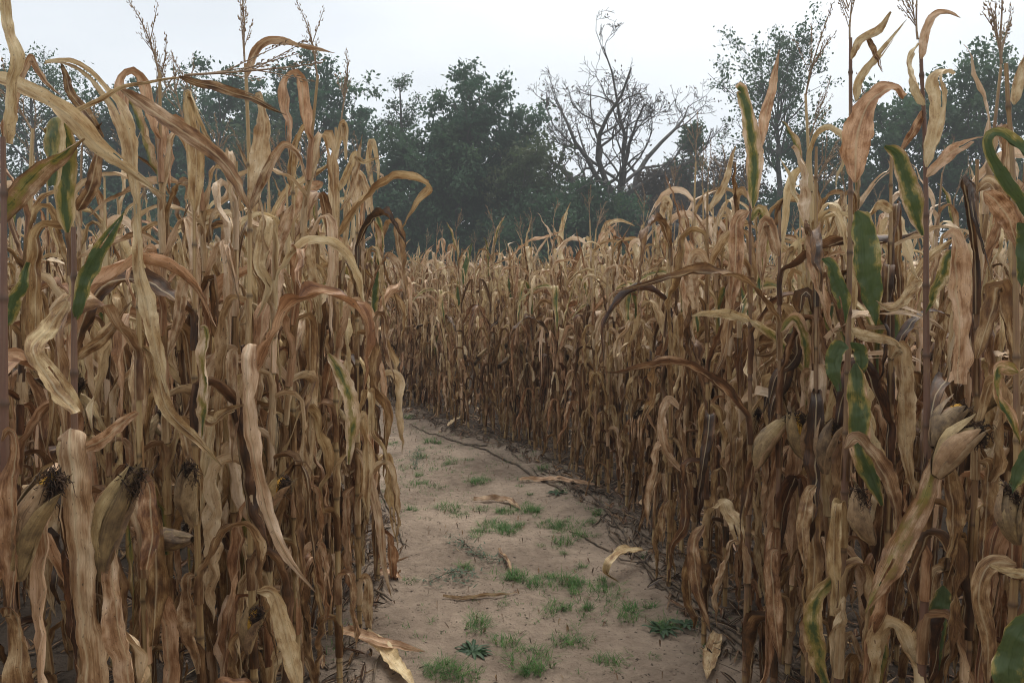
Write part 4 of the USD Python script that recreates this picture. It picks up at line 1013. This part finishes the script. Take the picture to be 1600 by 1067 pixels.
place_tree(752, 108, 45, 215, 'tallest dense green tree near the middle with a pointed head', 46, leaf=(DK, 22758, .13), shape=(.8, 1, 1, .85, .5), first=.1, limbs=44)
place_tree(985, 245, 44, 440, 'large bare spreading oak with grey branches against the sky', 47, leaf=(BR, 900, .08), shape=(1.2, 1.3, 1.1, .9, .6), first=.32, limbs=15, per2=7, per3=5, level4=4, ang=60, up=.075, wob=.24, r0=.62, limb_r=.8, rmin=.011, clump=.25)
place_tree(1075, 168, 47, 130, 'green conical tree behind the right side of the bare oak', 48, leaf=(GN, 10837, .13), shape=SH_CONE, first=.1)
place_tree(1222, 98, 43, 235, 'windswept tree with a bare dark trunk and feathery top right of the oak', 49, leaf=(GN, 5600, .095), shape=(.7, 1, 1, .9, .6), first=.58, limbs=24, ang=48, up=.1, lean=(.03, 0), clump=.16, drop=.3, r0=.24, per2=8)
place_tree(1400, 165, 42, 190, 'dark leafy tree partly hidden behind the tall right corn', 50, leaf=(GN, 13005, .13), shape=SH_DOME, first=.1, drop=.15)
place_tree(1545, 122, 40, 260, 'large dark green tree at the right edge above the corn', 51, leaf=(GN, 25500, .12), shape=SH_DOME, first=.1)
place_tree(560, 185, 50, 150, 'low dark tree between the left wall corner and the wispy tree', 52, leaf=(DK, 11921, .13), shape=SH_DOME, first=.05)
place_tree(690, 190, 43, 150, 'smaller green tree just left of the tallest dense tree', 53, leaf=(GN, 11921, .13), shape=SH_OVAL, first=.05)
place_tree(820, 250, 43, 170, 'low tree with turning leaves between the dense tree and the oak', 54, leaf=(TU, 9753, .13), shape=SH_DOME, first=.05, drop=.1)
place_tree(905, 310, 42, 130, 'short green tree in front of the left limbs of the oak', 55, leaf=(GN, 10837, .13), shape=SH_DOME, first=.05)
place_tree(1010, 300, 46, 150, 'reddish brown leaved tree behind the trunk of the oak', 56, leaf=(BR, 8670, .13), shape=SH_DOME, first=.05)
place_tree(1130, 240, 45, 150, 'thin reddish tree between the oak and the windswept tree', 57, leaf=(BR, 7500, .09), shape=SH_OVAL, first=.05, drop=.2)
place_tree(1290, 225, 45, 170, 'low dark green tree right of the windswept trunk', 58, leaf=(DK, 9753, .13), shape=SH_DOME, first=.05, drop=.15)
place_tree(640, 230, 44, 170, 'bushy green tree below the wispy top', 59, leaf=(GN, 13005, .13), shape=SH_DOME, first=.03)
place_tree(130, 190, 45, 180, 'low green tree between the sparse tree and the rounded dark tree', 60, leaf=(DK, 11921, .13), shape=SH_DOME, first=.05)
place_tree(400, 230, 43, 180, 'low yellowish green tree in front of the broad dark tree', 61, leaf=(TU, 8670, .13), shape=SH_DOME, first=.05)
place_tree(850, 270, 52, 100, 'thin brown tree seen through the left limbs of the oak', 62, leaf=(BR, 4500, .085), shape=SH_OVAL, first=.1, drop=.3)
place_tree(290, 150, 52, 190, 'dark tree filling the gap behind the rounded and broad dark trees', 64, leaf=(DK, 10200, .13), shape=SH_DOME, first=.05)
place_tree(415, 160, 53, 180, 'dark tree behind the broad tree and the bushy bluish tree', 65, leaf=(GN, 10200, .13), shape=SH_DOME, first=.05)
place_tree(-70, 120, 45, 220, 'green tree cut by the left edge of the view', 63, leaf=(DK, 13005, .13), shape=SH_DOME, first=.05)
# shrubs at the wood's foot
rng = np.random.default_rng(77)
for k, (px, py, w, m_) in enumerate([(20, 330, 160, DK), (170, 320, 170, DK), (300, 315, 170, DK), (430, 325, 170, DK), (540, 320, 150, DK), (650, 318, 160, GN), (760, 312, 170, DK), (860, 325, 150, GN), (950, 320, 150, DK), (1050, 318, 150, BR), (1140, 322, 150, DK), (1230, 330, 150, DK), (1320, 318, 150, DK), (1430, 310, 170, DK), (1560, 300, 180, DK), (1680, 300, 180, DK)]):
    place_tree(px, py, 40 + rng.uniform(0, 6), w, ['dark shrub at the foot of the wood', 'dense shrub showing just above the corn tops', 'rounded shrub under the trees'][k % 3] + ', ' + ['at the far left', 'below the rounded dark tree', 'below the broad dark tree', 'below the bushy bluish tree', 'behind the left wall corner', 'below the wispy tree', 'below the tallest dense tree', 'left of the oak trunk', 'at the oak trunk', 'right of the oak trunk, reddish', 'left of the windswept trunk', 'at the windswept trunk', 'right of the windswept trunk', 'behind the tall right corn', 'at the right edge', 'past the right edge'][k],
               200 + k, 'shrub', 'shrub', leaf=(m_, 7000, .11), shape=(1, 1.1, 1, .8, .5), first=.02, limbs=16, per2=6, per3=4, r0=.08, clump=.45)

# ------------------------------------------------------------------ on the ground
def gz1(p): return float(ground_z(np.array([[p[0], p[1]]]))[0])
# grass tufts, weeds
stage.CreateClassPrim('/World/ground_plants')
def tuft(seed, n, L, spread, lean=.85):
    rng = np.random.default_rng(seed); mb = MB()
    for k in range(n):
        a = rng.uniform(0, 2 * PI); r = spread * math.sqrt(rng.random()); l = L * rng.uniform(.5, 1.2)
        o = np.array([math.cos(a), math.sin(a), 0]); b = np.array([r * math.cos(a * 1.7 + k), r * math.sin(a * 1.7 + k), -.004])
        s = np.linspace(0, 1, 5)[:, None]; th = rng.uniform(.3, 1.2) * lean
        P = b + l * (o * (np.sin(th) * s + .35 * s**2) + np.array([0, 0, 1]) * (np.cos(th) * s - .30 * s**2))
        w = rng.uniform(.0011, .0020) * np.array([1, 1, .8, .55, .05]); sd = np.array([-o[1], o[0], 0])
        v = np.stack([P - sd * w[:, None], P + sd * w[:, None]], 1).reshape(-1, 3)
        mb.add(v, grid_faces(5, 2))
    return mb
for i, (n_, L_, sp_) in enumerate([(55, .075, .04), (90, .09, .07), (150, .09, .12), (36, .05, .05), (80, .06, .12)]):
    root = f'/World/ground_plants/tuft_{i:03d}'; UsdGeom.Xform.Define(stage, root)
    put(root + '/blades', tuft(500 + i, n_, L_, sp_), 'grass')
TUFTS = [(640, 655, 1), (618, 690, 0), (655, 745, 0), (672, 690, 1), (700, 725, 1), (715, 722, 4), (752, 752, 2), (745, 795, 3), (700, 795, 2), (655, 755, 4), (642, 795, 0), (690, 715, 3), (770, 820, 2), (800, 825, 2), (830, 800, 1), (860, 820, 2), (890, 822, 2), (905, 840, 1), (815, 795, 4), (790, 800, 2), (745, 755, 1), (828, 772, 0), (880, 770, 3), (880, 850, 1), (880, 868, 0), (910, 888, 0), (945, 925, 2), (940, 910, 0), (885, 915, 0), (900, 922, 1), (858, 902, 0), (835, 918, 1), (808, 905, 1), (812, 908, 3), (865, 948, 1), (920, 952, 0), (895, 1000, 4), (875, 998, 3), (905, 1000, 3), (945, 1035, 1), (830, 1035, 2), (835, 1045, 1), (790, 1005, 1), (745, 985, 1), (752, 975, 0), (745, 965, 3), (690, 1055, 2), (730, 1055, 1), (990, 955, 3), (985, 955, 0), (1015, 950, 0), (1040, 985, 1), (1020, 1030, 3), (785, 948, 3), (725, 890, 0), (755, 870, 3), (640, 912, 3), (605, 770, 3), (745, 840, 3), (925, 818, 1), (935, 805, 0), (845, 858, 3), (930, 840, 3), (678, 738, 3), (735, 720, 3), (812, 758, 3), (1010, 880, 3), (700, 668, 0), (625, 720, 3), (660, 700, 3)]
rng = np.random.default_rng(54)
for k in range(58):
    x, y, k0 = TUFTS[rng.integers(0, 40)] if k % 3 else TUFTS[rng.integers(0, len(TUFTS))]
    TUFTS.append((x + rng.normal(0, 16), y + rng.normal(0, 9), int(rng.choice([0, 3, 3, 4, 1]))))
rng = np.random.default_rng(55)
KL = ['small grass tuft on the sandy path', 'spiky grass tuft on the sandy path', 'broad grass clump on the sandy path', 'tiny sparse grass tuft on the sandy path', 'flat spreading grass tuft on the sandy path']
for x, y, k in TUFTS:
    p = ground_at(x, y); p[2] = gz1(p)
    t = xform('grass_tuft', p, rng.uniform(0, 6.28), rng.uniform(.5, 1.0))
    t.GetReferences().AddInternalReference(f'/World/ground_plants/tuft_{k:03d}'); t.SetInstanceable(True)
    lab = (KL[k].replace(' on the sandy path', '') + ', ' + ('left side' if x < 720 else 'middle' if x < 860 else 'right side') + ' of the path, ' +
           ('nearest the viewer' if y > 1010 else 'near foreground' if y > 960 else 'around the straight leaf strip' if y > 900 else 'before the central grass patch' if y > 845 else 'in the central patch' if y > 785 else 'beyond the central patch' if y > 735 else 'at the far bend'))
    tag(t, lab, 'grass tuft', lab)
mb = MB(); rng = np.random.default_rng(56)
for k in range(2600):       # single sprouts between the tufts
    x, y = rng.uniform(-1.9, 1.2), rng.uniform(3.1, 9.5)
    d, _ = into_corn(np.array([[x, y]]))
    if d[0] > .1 or noise(np.array([x * 1.6, y * 1.2, 3.0]), 5) < .40: continue
    m_ = tuft(1000 + k, int(rng.integers(3, 9)), rng.uniform(.015, .04), .03); v, f, uv, c = m_.arr()
    mb.add(v + [x, y, gz1((x, y))], f)
tag(put('/World/grass_sprouts', mb, 'grass'), 'thin scattering of short grass sprouts over the sandy path', 'grass', kind='stuff')

def rosette(loc, seed, n, L, half, label, name='weed', rise=.35):
    rng = np.random.default_rng(seed); root = xform(name, (loc[0], loc[1], gz1(loc)))
    for k in range(n):
        a = k * 2.4 + rng.normal(0, .2); l = L * rng.uniform(.6, 1.15); o = np.array([math.cos(a), math.sin(a), 0]); s = np.linspace(0, 1, 10)
        P = o * (l * s)[:, None] + np.array([0, 0, 1]) * (rise * l * (s - .75 * s**2) + .004)[:, None]
        m_ = sheet(P, half * np.interp(s, [0, .15, .5, .8, 1], [.25, .5, 1, .8, .1]) * (1 + .25 * np.sin(s * 24)), np.array([0, 0, 1.0]), rng, np.full(10, .3), np.zeros(10), np.full(10, .3), np.full(10, .2), 5, .3, 1)
        put(path_for('leaf', str(root.GetPath())), m_, 'weed')
    return tag(root, label, 'weed')
rosette(ground_at(738, 1020), 61, 22, .085, .012, 'bluish green leafy rosette weed in the middle foreground of the path')
rosette(ground_at(1035, 990), 62, 16, .09, .012, 'dark green leafy weed on the right side of the path before the corn')
rosette(ground_at(1070, 985), 63, 10, .07, .012, 'small dark weed beside the larger weed at the right path edge')
rosette(ground_at(870, 773), 64, 14, .08, .012, 'low grey green weed near the far right path edge')
def trailing(pts, seed, label):
    rng = np.random.default_rng(seed); P = np.array([ground_at(*p) for p in pts]); P = spline(P, 24); P[:, 2] = ground_z(P) + .015
    b = P[0].copy(); root = xform('trailing_weed', b)
    stem = MB(); tube(P - b, np.linspace(.003, .0015, 24), 5, stem)
    lv = MB()
    for k in range(150):
        q = P[rng.integers(0, 24)] - b + rng.normal(0, .035, 3) * [1, 1, .25]; a = rng.uniform(0, 6.28); s = np.linspace(0, 1, 4)
        l = rng.uniform(.015, .04); o = np.array([math.cos(a), math.sin(a), rng.uniform(-.1, .5)])
        sd = np.array([-o[1], o[0], 0]); w = .0035 * np.array([.5, 1, .8, .1]); pp = q + o * (l * s)[:, None]
        lv.add(np.stack([pp - sd * w[:, None], pp + sd * w[:, None]], 1).reshape(-1, 3), grid_faces(4, 2))
    put(str(root.GetPath()) + '/stem', stem, 'old_stalk'); put(str(root.GetPath()) + '/foliage', lv, 'weed')
    tag(root, label, 'weed')
trailing([(715, 850), (740, 868), (770, 880), (785, 882)], 71, 'trailing grey green weed lying across the middle of the path')
trailing([(670, 915), (695, 905), (720, 900), (725, 920)], 72, 'sprawling olive weed on the left half of the path')
trailing([(648, 735), (652, 712), (650, 700)], 73, 'upright thin weed on the far left of the path')

# fallen leaves and stalks that can be told apart
def fallen(pts, wpx, age, label, seed, lift=.02, name='fallen_leaf', prof=None, green=0.0, group=None, curl=.5):
    rng = np.random.default_rng(seed); P = np.array([ground_at(p[0], p[1], p[2] if len(p) > 2 else 0.0) for p in pts])
    zl = P[:, 2].copy(); n = 36; P = spline(P, n); g = ground_z(P); P[:, 2] = np.maximum(P[:, 2] + g, g) + lift
    d = np.linalg.norm(P.mean(0) - EYE); half = wpx / FPX * d / 2; s = np.linspace(0, 1, n)
    W = half * (blade_profile(n) if prof is None else np.interp(s, np.linspace(0, 1, len(prof)), prof))
    m_ = sheet(P, np.maximum(W, .001), np.array([0, -.5, .8]), rng, np.full(n, curl), np.cumsum(rng.normal(0, .05, n)), np.full(n, .25), np.full(n, .2), 7, age, green, (0, 1), .005)
    b = P[0]; p = put(path_for(name), m_, 'dry_leaf', offset=b)
    UsdGeom.Xformable(p).AddTranslateOp().Set(Gf.Vec3d(*map(float, b)))
    return tag(p, label, 'corn leaf', group)
fallen([(570, 1008, .05), (590, 1022, .03), (608, 1045), (625, 1062), (650, 1085)], 36, .15, 'pale curled fallen corn leaf in the left foreground of the path', 81)
fallen([(530, 1005, .03), (560, 1012, .05), (600, 1018, .04), (664, 1030)], 24, .30, 'second long fallen corn leaf reaching right from the left foreground', 82)
fallen([(692, 942), (740, 940), (790, 936), (812, 930)], 9, .45, 'straight dry corn leaf strip lying across the middle of the path', 83, .008, curl=1.2)
fallen([(1005, 872, .05), (975, 872, .09), (952, 888, .09), (950, 905, .03), (968, 922)], 22, .28, 'curled tan corn leaf standing off the path beside the dark fallen stalk', 84)
fallen([(1120, 1010), (1112, 1030), (1105, 1070)], 30, .35, 'yellowish corn leaf lying at the right foot of the path', 85)
fallen([(740, 782), (790, 780), (815, 798)], 14, .5, 'twisted brown corn leaf lying in the central grass patch', 86)
fallen([(812, 752), (850, 752), (890, 762), (940, 775)], 14, .38, 'straw coloured corn leaf along the dark debris line', 87)
fallen([(590, 908), (610, 905), (628, 915)], 16, .4, 'short tan corn leaf at the foot of the left wall', 88)
fallen([(1000, 795), (1025, 775), (1050, 768)], 14, .3, 'pale fallen corn leaf under the right wall edge', 89)
fallen([(780, 865), (795, 890), (800, 905)], 9, .55, 'thin dark twisted leaf at the end of the trailing weed', 90)
fallen([(700, 668, .1), (720, 655, .05), (745, 610, .3)], 9, .2, 'pale bent leaf at the foot of the far wall', 91)

def old_stalk(pts, r, label, seed):
    rng = np.random.default_rng(seed); P = np.array([ground_at(*p) for p in pts]); P = spline(P, 30); P[:, :2] += rng.normal(0, .004, (30, 2)); P[:, 2] = ground_z(P) + r * 1.1
    b = P[0].copy(); m_ = tube(P - b, r * (1 + .12 * np.sin(np.linspace(0, 26, 30)) ** 8) * np.linspace(1.1, .6, 30), 7)
    p = put(path_for('fallen_stalk'), m_, 'old_stalk'); UsdGeom.Xformable(p).AddTranslateOp().Set(Gf.Vec3d(*map(float, b)))
    tag(p, label, 'corn stalk')
old_stalk([(1180, 1050), (1110, 985), (1040, 930), (1000, 885)], .010, 'dark old corn stalk along the right path edge nearest the viewer', 1)
old_stalk([(1150, 1010), (1080, 950), (1010, 890), (960, 840)], .008, 'second dark old stalk lying just behind the nearest one', 2)
old_stalk([(1000, 880), (950, 810), (900, 765), (845, 735)], .009, 'dark old corn stalk along the middle of the right path edge', 3)
old_stalk([(985, 870), (930, 850), (890, 830)], .006, 'thin dark stalk branching onto the path from the right edge', 4)
old_stalk([(880, 770), (820, 735), (760, 705), (700, 685)], .009, 'dark old stalk along the far right path edge', 5)
old_stalk([(760, 700), (700, 685), (640, 662)], .007, 'farthest dark old stalk along the debris line', 6)
old_stalk([(595, 770), (610, 800), (630, 850)], .007, 'dark old stalk at the foot of the left wall corner', 7)
old_stalk([(1290, 1040), (1200, 985), (1120, 935), (1060, 900)], .009, 'dark old stalk under the right corn', 8)

# litter: shreds of leaf under the corn and along both edges
rng = np.random.default_rng(91); mb = MB(); cnt = 0
xy = np.column_stack([rng.uniform(-4, 4.5, 42000), rng.uniform(1.6, 12, 42000)])
d, sd = into_corn(xy)
pr = np.where(d > 0, np.exp(-np.clip(d - .6, 0, 9) * .9) * .6, np.exp(-(d / .13) ** 2) * .95)
pr = np.where(d < -.3, .13, pr)
xy = xy[(rng.random(len(xy)) < pr) & (np.abs(xy[:, 0]) < .66 * xy[:, 1] + .3)][:11000]
zz = ground_z(xy); d, sd = into_corn(xy)
for (x, y), z, dd in zip(xy, zz, d):
    L = rng.uniform(.03, .16) if dd > -.15 else rng.uniform(.006, .04); a = rng.uniform(0, PI) if dd > .2 else rng.normal(1.9 if x > -.3 else 1.3, .7)
    s = np.linspace(-.5, .5, 5); o = np.array([math.cos(a), math.sin(a)])
    P = np.column_stack([x + o[0] * L * s, y + o[1] * L * s + .02 * L * np.sin(s * 7), z + .006 + rng.uniform(0, .03) * (s + .5) ** 2 + abs(rng.normal(0, .012)) * (1 - 4 * s * s)])
    w = (rng.uniform(.002, .012) if dd > -.15 else rng.uniform(.0008, .004)) * np.array([.4, 1, 1, .8, .1]); n_ = np.array([-o[1], o[0]]); t_ = rng.normal(0, .5)
    S = np.array([n_[0] * math.cos(t_), n_[1] * math.cos(t_), math.sin(t_)])
    v = np.stack([P - S * w[:, None], P + S * w[:, None]], 1).reshape(-1, 3)
    uv = np.column_stack([np.tile([.2, .8], 5), np.repeat(s * .4 + .5, 2)])
    mb.add(v, grid_faces(5, 2), uv, (np.clip(rng.normal(.95 if abs(dd) < .16 else .74, .2), .1, 1), 0, rng.random()))
tag(put('/World/leaf_litter', mb, 'dry_leaf'), 'broken dry corn leaves littering the soil under the corn and along the path edges', 'litter', kind='stuff')

# rotted stalk pieces heaped along the path's edges
rng = np.random.default_rng(97); mb = MB()
for line, cnt in ((RIGHT, 150), (LEFT, 60)):
    a_, b_ = line[1:-2], line[2:-1]; seg = np.linalg.norm(b_ - a_, axis=1); seg[np.minimum(a_[:, 1], b_[:, 1]) > 11] = 0
    for k in range(cnt):
        j = rng.choice(len(seg), p=seg / seg.sum()); q = a_[j] + (b_[j] - a_[j]) * rng.random()
        t = (b_[j] - a_[j]) / max(seg[j], .01); L = rng.uniform(.12, .55); a = rng.normal(0, .35)
        t = np.array([t[0] * math.cos(a) - t[1] * math.sin(a), t[0] * math.sin(a) + t[1] * math.cos(a)]); nn = np.array([-t[1], t[0]])
        q = q + nn * rng.normal(.0, .09) * 1.0; ss = np.linspace(-.5, .5, 7)
        P = np.column_stack([q + np.outer(ss * L, t) + np.outer(rng.normal(0, .006, 7) + .05 * L * np.sin(ss * 5 + k), nn), np.zeros(7)])
        P[:, 2] = ground_z(P) + rng.uniform(.002, .02); tube(P, rng.uniform(.002, .007) * np.array([.6, 1, 1, 1.1, 1, .9, .4]), 5, mb)
tag(put('/World/stalk_litter', mb, 'old_stalk'), 'rotted dark stalk pieces heaped along both edges of the path', 'litter', kind='stuff')

# clods and crumbs of soil
mb = MB(); ico = np.array([[0, 0, 1], [.9, 0, .1], [0, .9, .1], [-.9, 0, .1], [0, -.9, .1], [.5, .5, .6], [-.5, .5, .6], [-.5, -.5, .6], [.5, -.5, .6]], float)
icf = np.array([[0, 5, 6], [0, 6, 7], [0, 7, 8], [0, 8, 5], [1, 2, 5], [2, 6, 5], [2, 3, 6], [3, 7, 6], [3, 4, 7], [4, 8, 7], [4, 1, 8], [1, 5, 8]])
xy = np.column_stack([rng.uniform(-1.6, 2.2, 9000), 3 + 6 * rng.random(9000) ** 1.4]); d, _ = into_corn(xy)
xy = xy[rng.random(len(xy)) < np.where(d > -.2, .5, .22)]; zz = ground_z(xy)
for (x, y), z in zip(xy, zz):
    s = .003 + .010 * rng.random() ** 5; a = rng.uniform(0, 6.28)
    v = ico * rng.uniform(.75, 1.25, (9, 1)) * [s, s, s * .7]; v = v @ np.array([[math.cos(a), -math.sin(a), 0], [math.sin(a), math.cos(a), 0], [0, 0, 1]])
    mb.add(v + [x, y, z - s * .15], icf)
tag(put('/World/soil_crumbs', mb, 'clod'), 'small clods and crumbs of soil scattered on the path', 'soil', kind='stuff')

# ------------------------------------------------------------------ the damp air
mb = MB(); X, Y0, Y1, Z0, Z1 = 120, -60, 1, -1.5, 30
b = np.array([(x, y, z) for x in (-130.0, 130.0) for y in (-60.0, 140.0) for z in (-1.5, 26.0)])
mb.add(b, np.array([[0, 1, 3, 2], [4, 6, 7, 5], [0, 4, 5, 1], [2, 3, 7, 6], [0, 2, 6, 4], [1, 5, 7, 3]]))
MAT['air'] = usdkit.material(stage, '/World/Looks/air', {'v': ('principled_volume', {'color': (0.90, 0.93, 0.95), 'density': HAZE, 'anisotropy': 0.2})}, [], volume='v.volume')
tag(put('/World/haze', mb, 'air', smooth=False), 'thin damp haze in the air between the viewer and the wood', 'haze', kind='stuff')
